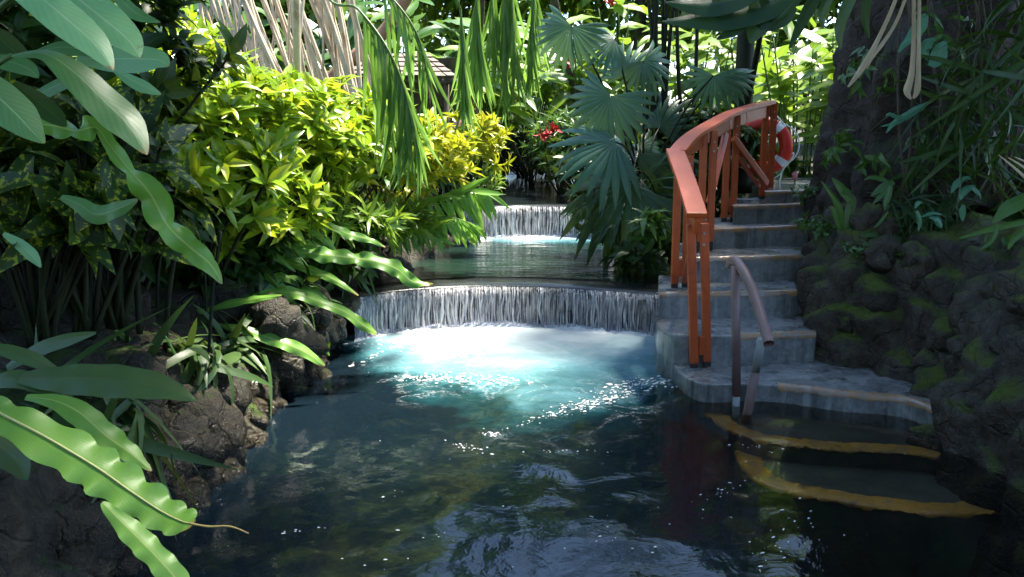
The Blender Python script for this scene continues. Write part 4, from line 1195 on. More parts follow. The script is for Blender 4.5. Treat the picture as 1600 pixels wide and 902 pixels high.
build('trunk', MB().tube(catmull([Vector((1.3, 14.2, 0.9)), W(846, -100, 12), c3p], 6), lerp_list([0.06, 0.05], 13), 10), M['bark2'], h3)
for sd_, (x0, x1, yb) in enumerate(((770, 775, 60), (800, 806, 100), (835, 830, 85), (790, 788, 130))):
    pinnate(h3, [c3p, at((x0 + 820) / 2, -90, 9.6), at(x0, -20, 9.3), at(x1, yb, 9.2)], 14, 0.7, PL, 1.6, 0.16, 0.5, seed=5 + sd_, start=0.55)

# ================================================================== BRIGHT FERN ON THE LEFT BANK
fe = thing('fern', 'bright green fern arching over the left bank by the middle pool', 'fern', at(590, 385, 8.0))
pinnate(fe, [at(575, 375, 8.1), at(620, 340, 8.0), at(680, 312, 7.9), at(735, 300, 7.8), at(765, 305, 7.75)], 17, 0.30, FL, 0.75, 0.7, 0.6, (0.008, 0.003), 11, 0.3)
pinnate(fe, [at(575, 375, 8.1), at(620, 352, 7.9), at(670, 338, 7.7), at(715, 342, 7.6), at(745, 355, 7.6)], 15, 0.25, FL, 0.8, 0.6, 0.6, (0.008, 0.003), 12, 0.3)
pinnate(fe, [at(575, 375, 8.1), at(610, 330, 8.1), at(640, 300, 8.1), at(665, 285, 8.2)], 12, 0.22, FL, 0.5, 0.7, 0.6, (0.008, 0.003), 13, 0.3)
pinnate(fe, [at(575, 380, 8.0), at(605, 365, 7.8), at(645, 362, 7.7), at(690, 372, 7.6)], 12, 0.19, FL, 0.8, 0.6, 0.6, (0.007, 0.003), 14, 0.3)

# ================================================================== FAN PALMS
def fan_arr(nseg=24, spread=290, split=0.5, droop=0.3, pleat=0.05, seed=0):
    rng = random.Random(seed)
    V, Fc, UV = [], [], []
    da = R(spread) / nseg
    rr = [0.02, 0.25, split, 0.68, 0.84, 1.0]
    for s in range(nseg):
        a = -R(spread) / 2 + (s + 0.5) * da
        lenf = (0.72 + 0.28 * math.cos(a * 0.55)) * rng.uniform(0.93, 1.05)
        dr = droop * rng.uniform(0.7, 1.4)
        n0 = len(V)
        for j, r in enumerate(rr):
            f = 1.0 if r <= split else max(0.03, (1 - (r - split) / (1 - split)) ** 0.75)
            for k, e in enumerate((-0.5, 0, 0.5)):
                aa = a + da * e * f
                z = -dr * r ** 2.4 + (pleat * r if k == 1 else 0) * (1 if r <= split else f) + 0.05 * math.sin(a * 2.3 + seed) * r
                V.append((r * lenf * math.sin(aa), r * lenf * math.cos(aa), z)); UV.append((k / 2, r))
        for j in range(len(rr) - 1):
            for k in range(2):
                b = n0 + j * 3 + k
                Fc.append((b, b + 1, b + 4, b + 3))
    return np.array(V), np.array(Fc), np.array(UV)
FANS = {key: [arr_mesh('fan_blade', fan_arr(n, sp, spl, dr, seed=i), G[key]) for i, (n, sp, spl, dr) in enumerate(((18, 240, 0.62, 0.25), (14, 190, 0.55, 0.35), (15, 230, 0.45, 0.45)))] for key in ('fan', 'fandark')}
def fan(t, root, h, tip, d, key, var=0, face=None, dt=0.0, pet=True):
    p0 = W(h[0], h[1], d); p1 = W(tip[0], tip[1], d + dt)
    up = (CAMP - p0).normalized() * 0.7 + Vector((0, 0, 0.6)) if face is None else Vector(face)
    L = (p1 - p0).length
    o = place('fan_leaf', FANS[key][var], t, orient(p0, p1 - p0, up, L))
    if pet:
        r_ = Vector(root)
        mid = r_.lerp(p0, 0.55) + Vector((0, 0, 0.12))
        mb = MB().tube(catmull([r_, mid, p0], 6), lerp_list([0.012, 0.007], 13), 6)
        inv = WM[o.name].inverted()
        mb.v = [tuple(inv @ Vector(v)) for v in mb.v]
        place('petiole', mb.mesh('petiole', M['darkstem']), o)
    return o
fp = thing('fan_palm', 'blue green fan palm leaning over the stream beside the railing', 'fan palm', at(1010, 340, 8.4))
rt = at(1005, 300, 8.4)
fan(fp, rt, (893, 42), (868, 108), 8.0, 'fan', 0)
fan(fp, rt, (960, 62), (905, 80), 8.1, 'fan', 1, dt=-0.1)
fan(fp, rt, (955, 150), (925, 228), 7.9, 'fan', 0)
fan(fp, rt, (962, 222), (868, 262), 7.8, 'fan', 1, dt=-0.15)
fan(fp, rt, (1005, 95), (1040, 150), 8.3, 'fan', 2)
fan(fp, rt, (975, 120), (1000, 60), 8.6, 'fan', 2)
fan(fp, rt, (1115, 118), (1108, 178), 8.2, 'fan', 2)
fan(fp, rt, (1140, 118), (1150, 170), 8.4, 'fan', 1)
for h, tip, d in (((985, 285), (872, 376), 7.8), ((1000, 300), (925, 395), 7.9), ((990, 270), (880, 300), 8.1), ((1010, 330), (985, 410), 8.1), ((1020, 280), (1040, 370), 8.3), ((1000, 230), (1050, 280), 8.6), ((1000, 240), (960, 330), 8.3), ((1030, 200), (1060, 140), 8.8)):
    fan(fp, rt, h, tip, d, 'fandark', 2)
stm = MB()
rng = random.Random(55)
for i in range(9):
    x = rng.uniform(995, 1095)
    a, b = at(x, 330, 8.9), at(x + rng.uniform(-25, 25), -60, 9.0)
    build('stem', MB().tube(catmull([a, a.lerp(b, 0.5) + rdir(rng) * 0.06, b], 5), lerp_list([0.028, 0.014], 11), 7), M['darkstem'], fp)
# arching dark frond that droops in front of the upper falls
df_ = thing('dark_palm', 'low dark palm drooping over the middle pool below the fan palm', 'palm', at(1010, 385, 8.2))
pinnate(df_, [at(1010, 375, 8.3), at(985, 315, 8.1), at(948, 292, 7.9), at(912, 302, 7.8)], 13, 0.36, PD, 0.9, 0.5, 0.6, (0.010, 0.004), 21, 0.3, M['darkstem'])
pinnate(df_, [at(1015, 375, 8.3), at(1000, 320, 8.1), at(975, 310, 7.9), at(948, 325, 7.8)], 11, 0.34, PD, 0.9, 0.5, 0.6, (0.010, 0.004), 22, 0.3, M['darkstem'])
pinnate(df_, [at(1020, 375, 8.3), at(1025, 310, 8.2), at(1005, 270, 8.1), at(960, 262, 8.0)], 14, 0.38, PD, 0.6, 0.6, 0.6, (0.010, 0.004), 23, 0.3, M['darkstem'])
pinnate(df_, [at(1020, 375, 8.3), at(1000, 345, 8.0), at(970, 340, 7.8), at(950, 360, 7.7)], 12, 0.26, PD, 0.7, 0.6, 0.5, (0.008, 0.004), 24, 0.3, M['darkstem'])
LF = leaf_set('low_leaf', G['mid'], L=0.17, Wd=0.05, nv=5, nu=2, prof='lance', fold=0.3, droop=0.5)
shrub('low_fern', 'pale star leaved plant at the water edge beside the railing', 'plant', at(1015, 355, 7.3), (0.11, 0.1, 0.13), 9, 8, LF, G['mid'], n_obj=90, seed=131, base_z=0.4, stem=None)
shrub('low_fern', 'dark ground fern at the foot of the fan palm', 'plant', at(1020, 400, 7.6), (0.35, 0.25, 0.16), 26, 9, LD, G['dark'], n_obj=120, seed=132, base_z=0.3, stem=None)
shrub('dark_shrub', 'dark hedge behind the railing', 'shrub', at(1110, 235, 9.1), (0.75, 0.4, 0.38), 130, 9, LD, G['dark'], n_obj=160, seed=133)
shrub('dark_shrub', 'dark undergrowth on the right bank of the middle pool', 'shrub', at(1010, 330, 9.0), (0.7, 0.5, 0.6), 150, 9, LD, G['dark'], n_obj=120, seed=134, base_z=0.5)

# ================================================================== FOREGROUND LEAVES AT THE LEFT
gp = thing('ginger_plant', 'large glossy broad leaves reaching in from the top left corner', 'plant', at(-160, 330, 2.9))
hero(gp, [(-10, -75), (40, -25), (95, 22), (145, 66), (177, 110)], [22, 30, 33, 26, 1], (2.5, 2.35), G['pale'], fold=0.12, wave=0.05, wf=2, seed=1, tilt=-6)
hero(gp, [(70, -50), (115, -8), (160, 28), (200, 62), (218, 90)], [24, 32, 33, 22, 1], (2.7, 2.55), G['pale'], fold=0.12, wave=0.05, wf=2, seed=2, tilt=4)
hero(gp, [(120, 92), (170, 92), (215, 92), (248, 94), (264, 104)], [6, 20, 23, 16, 1], (2.8, 2.7), G['pale'], fold=0.1, seed=3, tilt=18)
hero(gp, [(18, 87), (70, 84), (115, 112), (160, 155), (200, 195), (230, 242)], [3, 14, 26, 32, 30, 1], (2.5, 2.35), G['broad'], fold=0.12, wave=0.07, wf=3, seed=4, tilt=-10)
hero(gp, [(-45, 115), (-10, 145), (25, 178), (50, 205), (69, 224)], [22, 32, 32, 18, 1], (2.2, 2.15), G['broad'], fold=0.1, seed=5)
hero(gp, [(55, 82), (90, 74), (120, 76), (142, 84)], [4, 13, 14, 4], 2.75, G['broad'], fold=0.15, seed=6)
hero(gp, [(176, 108), (200, 122), (225, 135), (252, 148)], [2, 10, 12, 1], 2.9, G['pale'], fold=0.2, seed=7)
hero(gp, [(-20, 92), (20, 98), (45, 108), (60, 122)], [10, 17, 14, 1], 2.7, G['broad'], fold=0.1, seed=8)
hero(gp, [(20, 130), (55, 155), (85, 180), (104, 198)], [8, 18, 16, 1], 2.8, G['dark'], fold=0.2, seed=9)
hero(gp, [(40, 160), (75, 140), (110, 125), (130, 132)], [6, 12, 12, 1], 2.9, G['broad'], fold=0.2, seed=10)
hero(gp, [(-30, 40), (0, 60), (30, 90), (45, 120)], [10, 20, 18, 1], 2.9, G['dark'], fold=0.2, seed=12)
hero(gp, [(165, -30), (190, 0), (215, 22), (250, 35)], [6, 10, 12, 1], 3.1, G['broad'], fold=0.2, seed=13)
for i, (a, b) in enumerate((((-160, 330), (-10, -75)), ((-160, 330), (18, 87)), ((-160, 330), (-45, 115)), ((-150, 330), (70, -50)))):
    A, B = at(a[0], a[1], 2.9), at(b[0], b[1], 2.5)
    build('stalk', MB().tube(catmull([A, A.lerp(B, 0.5) + Vector((-0.1, 0, 0.05)), B], 6), lerp_list([0.014, 0.007], 13), 8), M['stem'], gp)
tw = thing('twisted_frond', 'long twisted wavy green frond hanging down past the speckled laurels', 'frond', at(80, 190, 3.0))
hero(tw, [(30, 192), (80, 196), (118, 204), (150, 200), (172, 228), (205, 268), (236, 305), (262, 352), (295, 385), (328, 412), (347, 444)], [8, 15, 23, 17, 10, 17, 22, 26, 17, 17, 1], (3.1, 3.2), G['nest'], fold=0.2, wave=0.35, wf=4, seed=14, tilt=[10, 30, -30, 75, 50, -40, 45, -30, 40, -20, 0], n=9)
hero(tw, [(95, 308), (125, 320), (150, 335), (185, 326), (215, 312)], [4, 12, 15, 12, 2], 3.3, G['broad'], fold=0.2, wave=0.3, wf=3, seed=15, tilt=25)
hero(tw, [(5, 365), (30, 382), (50, 400), (64, 418)], [3, 9, 10, 1], 3.2, G['pale'], fold=0.3, seed=16, tilt=30)

nf = thing('birds_nest_fern', "bird's nest fern with big ruffled fronds at the bottom left corner", 'fern', at(-80, 640, 2.6))
hero(nf, [(-55, 615), (0, 646), (71, 683), (150, 730), (200, 765), (250, 798), (285, 815), (302, 818)], [16, 27, 37, 38, 36, 31, 27, 5], (2.35, 2.2), G['nest'], rib=solid_mat('cream_midrib', (0.42, 0.42, 0.14), (0.50, 0.50, 0.18), 9, (0.4, 0.6), 0.1), ribr=0.0045, fold=0.10, wave=0.22, wf=9, ragged=0.22, seed=17, nu=12, n=10)
build('curled_tip', MB().tube(catmull([at(296, 818, 2.19), at(325, 823, 2.18), at(360, 823, 2.18), at(389, 834, 2.18)], 5), lerp_list([0.0035, 0.0018], 16), 6), solid_mat('tan_tip', (0.25, 0.14, 0.05), (0.40, 0.30, 0.08), 12), nf)
hero(nf, [(40, 620), (85, 626), (125, 645), (165, 680), (200, 705), (237, 736)], [5, 14, 22, 22, 17, 1], (2.6, 2.5), G['nest'], fold=0.15, wave=0.2, wf=6, ragged=0.16, seed=18, nu=10)
hero(nf, [(160, 785), (190, 815), (218, 842), (245, 870), (275, 905), (290, 940)], [4, 17, 21, 20, 22, 10], (2.15, 2.05), G['nest'], fold=0.15, wave=0.2, wf=5, ragged=0.14, seed=19, nu=10)
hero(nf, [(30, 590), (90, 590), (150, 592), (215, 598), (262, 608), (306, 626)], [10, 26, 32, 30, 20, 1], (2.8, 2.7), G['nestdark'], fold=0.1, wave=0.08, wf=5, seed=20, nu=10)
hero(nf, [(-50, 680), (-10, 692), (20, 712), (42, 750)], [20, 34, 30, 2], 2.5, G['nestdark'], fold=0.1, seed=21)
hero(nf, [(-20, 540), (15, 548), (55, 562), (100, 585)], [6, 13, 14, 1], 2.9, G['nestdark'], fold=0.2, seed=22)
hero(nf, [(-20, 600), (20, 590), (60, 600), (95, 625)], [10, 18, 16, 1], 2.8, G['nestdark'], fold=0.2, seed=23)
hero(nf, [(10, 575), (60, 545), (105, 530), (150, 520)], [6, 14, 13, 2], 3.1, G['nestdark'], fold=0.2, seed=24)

wf_ = thing('strap_fern', 'cluster of wavy strap fronds spilling over the left rocks', 'fern', at(400, 480, 5.6))
hero(wf_, [(455, 398), (478, 395), (505, 398), (545, 402), (585, 408), (620, 420), (645, 440), (677, 444)], [4, 9, 14, 12, 12, 14, 10, 1], (5.7, 5.9), G['nest'], fold=0.1, wave=0.55, wf=7, ragged=0.15, seed=30, nu=10, n=9)
hero(wf_, [(468, 352), (490, 344), (515, 352), (545, 366), (575, 374), (602, 386)], [6, 10, 8, 8, 6, 1], (5.9, 6.1), G['nest'], fold=0.1, wave=0.5, wf=6, seed=31, nu=8, n=8)
hero(wf_, [(350, 470), (395, 466), (435, 457), (470, 460), (505, 474), (540, 488), (568, 508), (588, 522)], [3, 7, 11, 11, 9, 8, 10, 3], (5.3, 5.4), G['nest'], fold=0.1, wave=0.45, wf=6, ragged=0.12, seed=32, nu=8, n=8)
hero(wf_, [(270, 508), (320, 507), (370, 513), (410, 524), (450, 538), (480, 552), (507, 572)], [1, 4, 7, 11, 12, 10, 3], (5.0, 5.1), G['nest'], fold=0.15, wave=0.35, wf=5, ragged=0.12, seed=33, nu=8, n=8)
hero(wf_, [(125, 518), (160, 508), (200, 505), (240, 510), (279, 525)], [3, 6, 7, 6, 1], (4.4, 4.5), G['nest'], fold=0.2, wave=0.3, wf=4, seed=34)
hero(wf_, [(280, 492), (320, 485), (365, 473), (405, 466), (440, 462)], [2, 5, 7, 6, 2], 5.0, G['nest'], fold=0.2, wave=0.3, wf=4, seed=35)
hero(wf_, [(415, 425), (435, 450), (455, 485), (470, 515), (482, 545)], [5, 10, 11, 9, 1], 5.6, G['nest'], fold=0.3, wave=0.2, seed=36, tilt=35)
hero(wf_, [(388, 425), (405, 432), (425, 448), (445, 462)], [4, 11, 11, 2], 5.6, G['broad'], fold=0.2, seed=37)
hero(wf_, [(378, 470), (395, 490), (420, 512), (447, 535)], [3, 7, 8, 1], 5.4, G['nest'], fold=0.2, seed=38)
hero(wf_, [(415, 380), (440, 385), (460, 398), (480, 415)], [3, 8, 9, 1], 5.8, G['broad'], fold=0.2, wave=0.3, wf=3, seed=39)
hero(wf_, [(440, 405), (462, 388), (485, 382), (510, 392)], [4, 9, 9, 1], 5.9, G['nest'], fold=0.2, wave=0.3, wf=3, seed=40)
hero(wf_, [(515, 535), (512, 540), (510, 548), (515, 556)], [2, 4, 4, 1], 5.9, G['nest'], fold=0.2, seed=41)
for i, (pix, hw, d_) in enumerate((([(330, 470), (365, 478), (405, 500), (440, 528), (462, 560)], [2, 6, 8, 7, 1], 5.3), ([(395, 440), (430, 432), (465, 440), (500, 462), (525, 492)], [2, 7, 8, 7, 1], 5.7), ([(300, 530), (345, 535), (385, 552), (420, 580)], [2, 6, 7, 1], 5.0), ([(405, 415), (440, 408), (480, 420), (520, 436), (560, 462)], [2, 6, 8, 7, 1], 5.9), ([(200, 540), (250, 548), (300, 570), (335, 605)], [2, 6, 7, 1], 4.5), ([(440, 360), (470, 352), (505, 372), (530, 398)], [2, 6, 7, 1], 6.0), ([(360, 400), (395, 392), (430, 400), (462, 425)], [2, 6, 7, 1], 5.6))):
    hero(wf_, pix, hw, d_, G['nest'], fold=0.15, wave=0.35, wf=5, ragged=0.12, seed=230 + i, nu=8, n=8)
for i in range(16):
    rr = random.Random(200 + i)
    x0, y0 = rr.uniform(330, 430), rr.uniform(440, 500)
    dx, dy = rr.uniform(-70, 60), rr.uniform(10, 70)
    hero(wf_, [(x0, y0), (x0 + dx * 0.4, y0 - 14), (x0 + dx * 0.8, y0 + dy * 0.25), (x0 + dx, y0 + dy)], [2, 4.5, 4, 0.6], rr.uniform(5.2, 5.9), G['mid'] if i % 2 else G['dark'], fold=0.3, seed=210 + i)
LB = leaf_set('bank_strap', G['nestdark'], L=0.34, Wd=0.045, nv=6, nu=2, prof='strap', fold=0.3, droop=0.8)
for i, (px, py, d, rad, nn_, mk, lab) in enumerate(((330, 545, 5.0, 0.26, 9, LB, 'dark strap leaves drooping over the rocks below the grass blades'), (250, 560, 4.3, 0.28, 9, LB, 'dark strap leaves on the bank above the olive leaf'), (430, 475, 5.8, 0.25, 9, LB, 'dark strap leaves at the root of the wavy fronds'), (130, 640, 3.4, 0.26, 8, LB, 'dark strap leaves between the big ruffled fronds and the rocks'), (520, 400, 6.9, 0.25, 9, LB, 'dark strap leaves on the rocks left of the falls'))):
    shrub('bank_fern', lab, 'fern', at(px, py, d), (rad, rad * 0.7, rad * 0.35), nn_, 8, mk, G['nestdark'], base_z=at(px, py, d).z - 0.15, n_obj=80, seed=190 + i, stem=None, droop=0.4, upb=0.6)
gr = thing('grass_tuft', 'few thin grass blades over the dark hollow at the left', 'grass', at(150, 520, 4.2))
for i, (a, b) in enumerate((((140, 495), (208, 568)), ((150, 500), (262, 580)), ((165, 505), (225, 575)), ((120, 560), (180, 515)), ((285, 600), (250, 510)))):
    hero(gr, [a, ((a[0] * 0.6 + b[0] * 0.4) + 5, (a[1] * 0.6 + b[1] * 0.4) - 4), b], [1.5, 3, 0.8], 4.2, G['nest'], 'blade', fold=0.3, seed=50 + i)

# ================================================================== EPIPHYTES AND PLANTS ON THE RIGHT
def spray(name, label, cat, d, root, leaves, mat, **kw):
    t = thing(name, label, cat, at(root[0], root[1], d))
    for i, (pix, hw) in enumerate(leaves):
        hero(t, pix, hw, d - 0.02 * (i % 3), mat, fold=0.2, seed=300 + i, **kw)
    return t
spray('staghorn_fern', 'teal forked leaf standing out from the middle of the trunk', 'epiphyte', 5.75, (1415, 185), [([(1412, 186), (1425, 175), (1440, 166), (1453, 159)], [5, 7, 5, 0.6]), ([(1418, 178), (1405, 187), (1394, 195), (1385, 208)], [5, 6, 4, 0.6]), ([(1412, 184), (1400, 182), (1390, 178), (1384, 182)], [4, 4, 3, 0.6]), ([(1402, 190), (1393, 194), (1385, 196), (1376, 198)], [3, 3, 2, 0.6])], G['staghorn'])
spray('staghorn_fern', 'teal broad forked leaf near the top of the trunk', 'epiphyte', 5.7, (1440, 60), [([(1446, 22), (1438, 38), (1428, 52), (1408, 75)], [4, 11, 10, 0.8]), ([(1478, 65), (1470, 75), (1465, 90), (1455, 104)], [3, 10, 13, 5]), ([(1440, 52), (1425, 60), (1412, 70), (1404, 82)], [3, 6, 5, 1]), ([(1462, 60), (1450, 66), (1445, 80), (1452, 92)], [2, 8, 9, 2])], G['staghorn'])
spray('staghorn_fern', 'small green hand shaped fern low on the trunk', 'epiphyte', 5.8, (1390, 290), [([(1397, 284), (1386, 288), (1374, 296), (1361, 306)], [4, 7, 6, 0.6]), ([(1394, 290), (1384, 298), (1374, 308), (1364, 319)], [3, 4, 4, 0.6]), ([(1392, 292), (1388, 305), (1384, 318), (1383, 330)], [3, 5, 4, 0.6]), ([(1390, 284), (1376, 279), (1362, 277), (1350, 281)], [2, 5, 4, 0.6]), ([(1388, 331), (1379, 342), (1371, 352), (1364, 356)], [1, 2.5, 2, 0.5])], G['mid'])
spray('staghorn_fern', 'teal drooping leaflets on the dark trunk at the right', 'epiphyte', 5.6, (1515, 285), [([(1516, 277), (1503, 280), (1494, 288), (1486, 302)], [3, 5, 6, 0.6]), ([(1524, 291), (1512, 294), (1504, 302), (1501, 313)], [3, 6, 6, 0.8]), ([(1518, 294), (1525, 298), (1530, 304), (1533, 311)], [2, 4, 3, 0.6]), ([(1505, 320), (1504, 330), (1504, 338), (1504, 346)], [2, 5, 4, 0.6])], G['staghorn'])
spray('seedling', 'small teal two leaved seedling on the rock wall ledge', 'plant', 5.6, (1450, 345), [([(1441, 339), (1452, 334), (1462, 333), (1472, 336)], [1, 3.5, 3, 0.5]), ([(1452, 340), (1462, 342), (1468, 350), (1471, 357)], [1, 5, 5, 0.6]), ([(1430, 325), (1434, 318), (1438, 316), (1442, 317)], [1, 4, 3, 0.5]), ([(1432, 330), (1436, 340), (1437, 350), (1435, 362)], [2, 4, 3, 0.5])], G['staghorn'])
spray('broad_leaf_plant', 'plant with large pale green leaf at the right edge above the wall', 'plant', 5.0, (1600, 345), [([(1625, 300), (1600, 312), (1575, 325), (1551, 349)], [8, 13, 13, 1]), ([(1630, 340), (1600, 346), (1555, 356), (1497, 373)], [3, 5, 6, 0.6]), ([(1560, 350), (1556, 365), (1545, 380), (1530, 392)], [1, 3, 4, 0.6]), ([(1625, 370), (1600, 362), (1585, 372), (1575, 390)], [4, 7, 6, 1])], G['mid'])
sn = spray('strap_plant', 'upright bright strap leaves at the foot of the trunk beside the steps', 'plant', 6.1, (1322, 372), [([(1322, 372), (1316, 340), (1305, 312), (1283, 283)], [3, 5, 5, 0.6]), ([(1324, 374), (1326, 340), (1330, 312), (1322, 300)], [4, 7, 8, 2]), ([(1330, 312), (1320, 300), (1310, 288), (1300, 278)], [7, 8, 6, 0.8]), ([(1326, 374), (1330, 350), (1328, 330), (1332, 310)], [3, 5, 5, 1]), ([(1320, 370), (1308, 345), (1302, 328), (1296, 322)], [2, 4, 3, 0.5]), ([(1330, 310), (1324, 300), (1316, 296), (1312, 302)], [3, 6, 5, 0.6])], G['mid'])
spray('fallen_leaf', 'long pale leaf lying along the top of the rock wall', 'leaf', 5.85, (1400, 385), [([(1345, 368), (1375, 366), (1405, 370), (1440, 378)], [2, 7, 8, 1])], G['nestdark'])
spray('fallen_leaf', 'second dull leaf lying behind the pale leaf on the wall', 'leaf', 6.0, (1400, 365), [([(1350, 362), (1380, 353), (1410, 355), (1445, 372)], [2, 7, 8, 1])], G['nestdark'])
dfn = thing('dry_frond', 'pair of tan dried frond stalks hanging in front of the trunk', 'dry frond', at(1390, 60, 5.3))
hero(dfn, [(1414, -40), (1390, 22), (1366, 72), (1345, 108), (1325, 136)], [2.5, 3, 3.5, 5, 1.5], 5.3, M['dry'], 'stalk', fold=0.5, seed=60)
hero(dfn, [(1428, -40), (1402, 30), (1380, 66), (1362, 88), (1354, 108)], [2, 2.5, 3, 4, 0.8], 5.3, M['dry'], 'stalk', fold=0.5, seed=61)
dfn = thing('dry_frond', 'split tan frond stalk hanging straight down in front of the trunk', 'dry frond', at(1430, 60, 5.35))
hero(dfn, [(1427, -40), (1428, 50), (1425, 110), (1418, 140), (1424, 155)], [2.5, 3, 4, 6, 1.5], 5.35, M['dry'], 'stalk', fold=0.5, seed=62)
hero(dfn, [(1437, -40), (1436, 50), (1435, 110), (1433, 140), (1427, 154)], [2.5, 2.5, 3.5, 5, 1.5], 5.33, M['dry'], 'stalk', fold=0.5, seed=63)
hs_ = thing('hanging_straps', 'dark strap leaves hanging from the top edge left of the trunk', 'leaves', at(1300, -60, 5.6))
for i, (pix, hw, mk) in enumerate((([(1300, -50), (1268, 5), (1250, 40), (1233, 76)], [9, 10, 8, 1], 'dark'), ([(1318, -50), (1295, -5), (1285, 20), (1286, 45)], [7, 8, 7, 1], 'nestdark'), ([(1350, -50), (1325, 5), (1312, 42), (1313, 78)], [9, 9, 8, 1], 'nestdark'), ([(1365, -50), (1355, 0), (1352, 30), (1358, 60)], [7, 7, 6, 1], 'dark'), ([(1280, -50), (1252, -8), (1232, 15), (1215, 30)], [6, 6, 5, 1], 'dark'))):
    hero(hs_, pix, hw, 5.6, G[mk], fold=0.3, seed=70 + i)
LV = leaf_set('vine_leaf', G['dark'], L=0.5, Wd=0.030, nv=7, nu=2, prof='strap', fold=0.3, droop=0.7)
shrub('hanging_fern', 'dark grassy fern cloaking the right side of the trunk', 'fern', at(1590, 120, 5.4), (0.35, 0.3, 0.6), 24, 7, LV, G['dark'], base_z=1.6, n_obj=220, seed=140, stem=None, droop=0.5, upb=0.1)
shrub('hanging_fern', 'dark grassy fern hanging in the middle of the trunk', 'fern', at(1490, 230, 5.85), (0.35, 0.12, 0.45), 16, 5, LV, G['dark'], base_z=1.4, n_obj=150, seed=141, stem=None, droop=0.9, upb=0.0, size=(0.5, 0.9))
shrub('hanging_fern', 'dark fern low on the trunk above the ledge', 'fern', at(1470, 330, 5.9), (0.5, 0.12, 0.16), 20, 6, LV, G['dark'], base_z=1.0, n_obj=120, seed=142, stem=None, droop=0.6, upb=0.2, size=(0.3, 0.6))
LTR = leaf_set('trunk_leaf', G['mid'], L=0.11, Wd=0.035, nv=4, nu=2, prof='lance', fold=0.3, droop=0.5)
for i, (px, py, d, lab) in enumerate(((1345, 130, 6.2, 'small creeper leaves on the upper left of the trunk'), (1480, 60, 5.95, 'small creeper leaves near the top of the trunk'), (1420, 250, 6.0, 'small creeper leaves in the middle of the trunk'), (1320, 245, 6.3, 'small creeper leaves on the left edge of the trunk'), (1530, 200, 5.9, 'small creeper leaves at the right of the trunk'))):
    shrub('trunk_creeper', lab, 'creeper', at(px, py, d), (0.22, 0.10, 0.26), 9, 5, LTR, G['mid'], base_z=at(px, py, d).z - 0.2, n_obj=45, seed=220 + i, stem=None, droop=0.6, upb=0.0)
grb = thing('dry_grass', 'grey dried grass blades at the right edge', 'grass', at(1590, 270, 4.9))
for i, (a, b) in enumerate((((1560, 242), (1625, 300)), ((1575, 246), (1630, 285)), ((1585, 245), (1640, 275)))):
    hero(grb, [a, ((a[0] + b[0]) / 2, (a[1] + b[1]) / 2 - 3), b], [0.6, 2.5, 3], 4.9, M['dry'], 'blade', fold=0.4, seed=80 + i)
vn = thing('trunk_vines', 'thin brown vines running down the mossy trunk', 'vines', at(1480, 380, 6.0))
rng = random.Random(77)
for i in range(14):
    x = rng.uniform(1400, 1600); d = rng.uniform(5.7, 5.95)
    a, b = at(x + rng.uniform(-40, 40), -50, d), at(x, rng.uniform(250, 370), d + 0.1)
    build('vine', MB().tube(catmull([a, a.lerp(b, 0.3) + rdir(rng) * 0.08, a.lerp(b, 0.7) + rdir(rng) * 0.08, b], 5), rng.uniform(0.004, 0.010), 6), M['bark2'], vn)
LT = leaf_set('ledge_leaf', G['mid'], L=0.055, Wd=0.024, nv=3, nu=2, prof='lance', fold=0.3, droop=0.3)
for i, (px, py, d, rad, lab) in enumerate(((1265, 345, 6.7, 0.16, 'small leafy moss plant where the wall meets the steps'), (1262, 300, 7.4, 0.16, 'small leafy plant at the top of the steps'), (1285, 350, 6.4, 0.14, 'tiny green plants on the shoulder of the rock wall'), (1340, 385, 5.9, 0.12, 'tiny green plants on the rock wall below the strap plant'), (1410, 395, 5.7, 0.14, 'tiny green plants in the middle of the rock wall ledge'), (1575, 395, 5.2, 0.18, 'tiny green plants on the ledge at the right edge'))):
    shrub('ledge_plant', lab, 'plant', at(px, py, d), (rad, rad, rad * 0.5), 14, 6, LT, G['mid'], base_z=at(px, py, d).z - 0.1, n_obj=84, seed=150 + i, stem=None)

# ================================================================== BRIGHT BACKGROUND PLANTING
HB = leaf_set('paddle_leaf', G['light'], L=1.0, Wd=0.24, nv=8, nu=4, prof='paddle', fold=0.2, droop=0.35, wave=0.1)
HM = leaf_set('paddle_leaf_mid', G['mid'], L=1.0, Wd=0.26, nv=8, nu=4, prof='paddle', fold=0.2, droop=0.4, wave=0.1)
def clump(name, label, base, n, hgt, lset, seed, L=(0.6, 1.0), spread=0.5, cat='plant', up=0.9, group='paddle leaved plants behind the stream'):
    """upright stems, each ending in a few arching paddle leaves"""
    rng = random.Random(seed)
    b = Vector(base)
    t = thing(name, label, cat, b, group)
    mb = MB()
    for i in range(n):
        f = Vector((rng.gauss(0, spread * 0.35), rng.gauss(0, spread * 0.3), 0))
        h = hgt * rng.uniform(0.45, 1.1)
        top = b + f * 2.0 + Vector((0, 0, h))
        mb.tube(catmull([b + f, b + f * 1.3 + Vector((0, 0, h * 0.5)), top], 4), lerp_list([0.014, 0.007], 9), 5)
        for q in range(4):
            a = rng.uniform(0, 6.28)
            d = Vector((math.cos(a), math.sin(a) * 0.8 - 0.2, rng.uniform(-0.1, up)))
            hh = rng.uniform(0.55, 1.0)
            place('leaf', rng.choice(lset)[1], t, orient((b + f).lerp(top, hh), d, Vector((0, 0, 1)) + (CAMP - b).normalized() * 0.5, rng.uniform(*L)))
    tag(build('stems', mb, M['stem'], t), kind='stuff')
    return t
clump('ginger_clump', 'sunlit ginger clump just right of the life ring', (3.25, 10.2, 1.0), 17, 1.6, HB, 401, (0.45, 0.75))
clump('ginger_clump', 'sunlit ginger clump behind the top of the steps', (3.9, 9.6, 1.0), 13, 1.2, HB, 402, (0.4, 0.65))
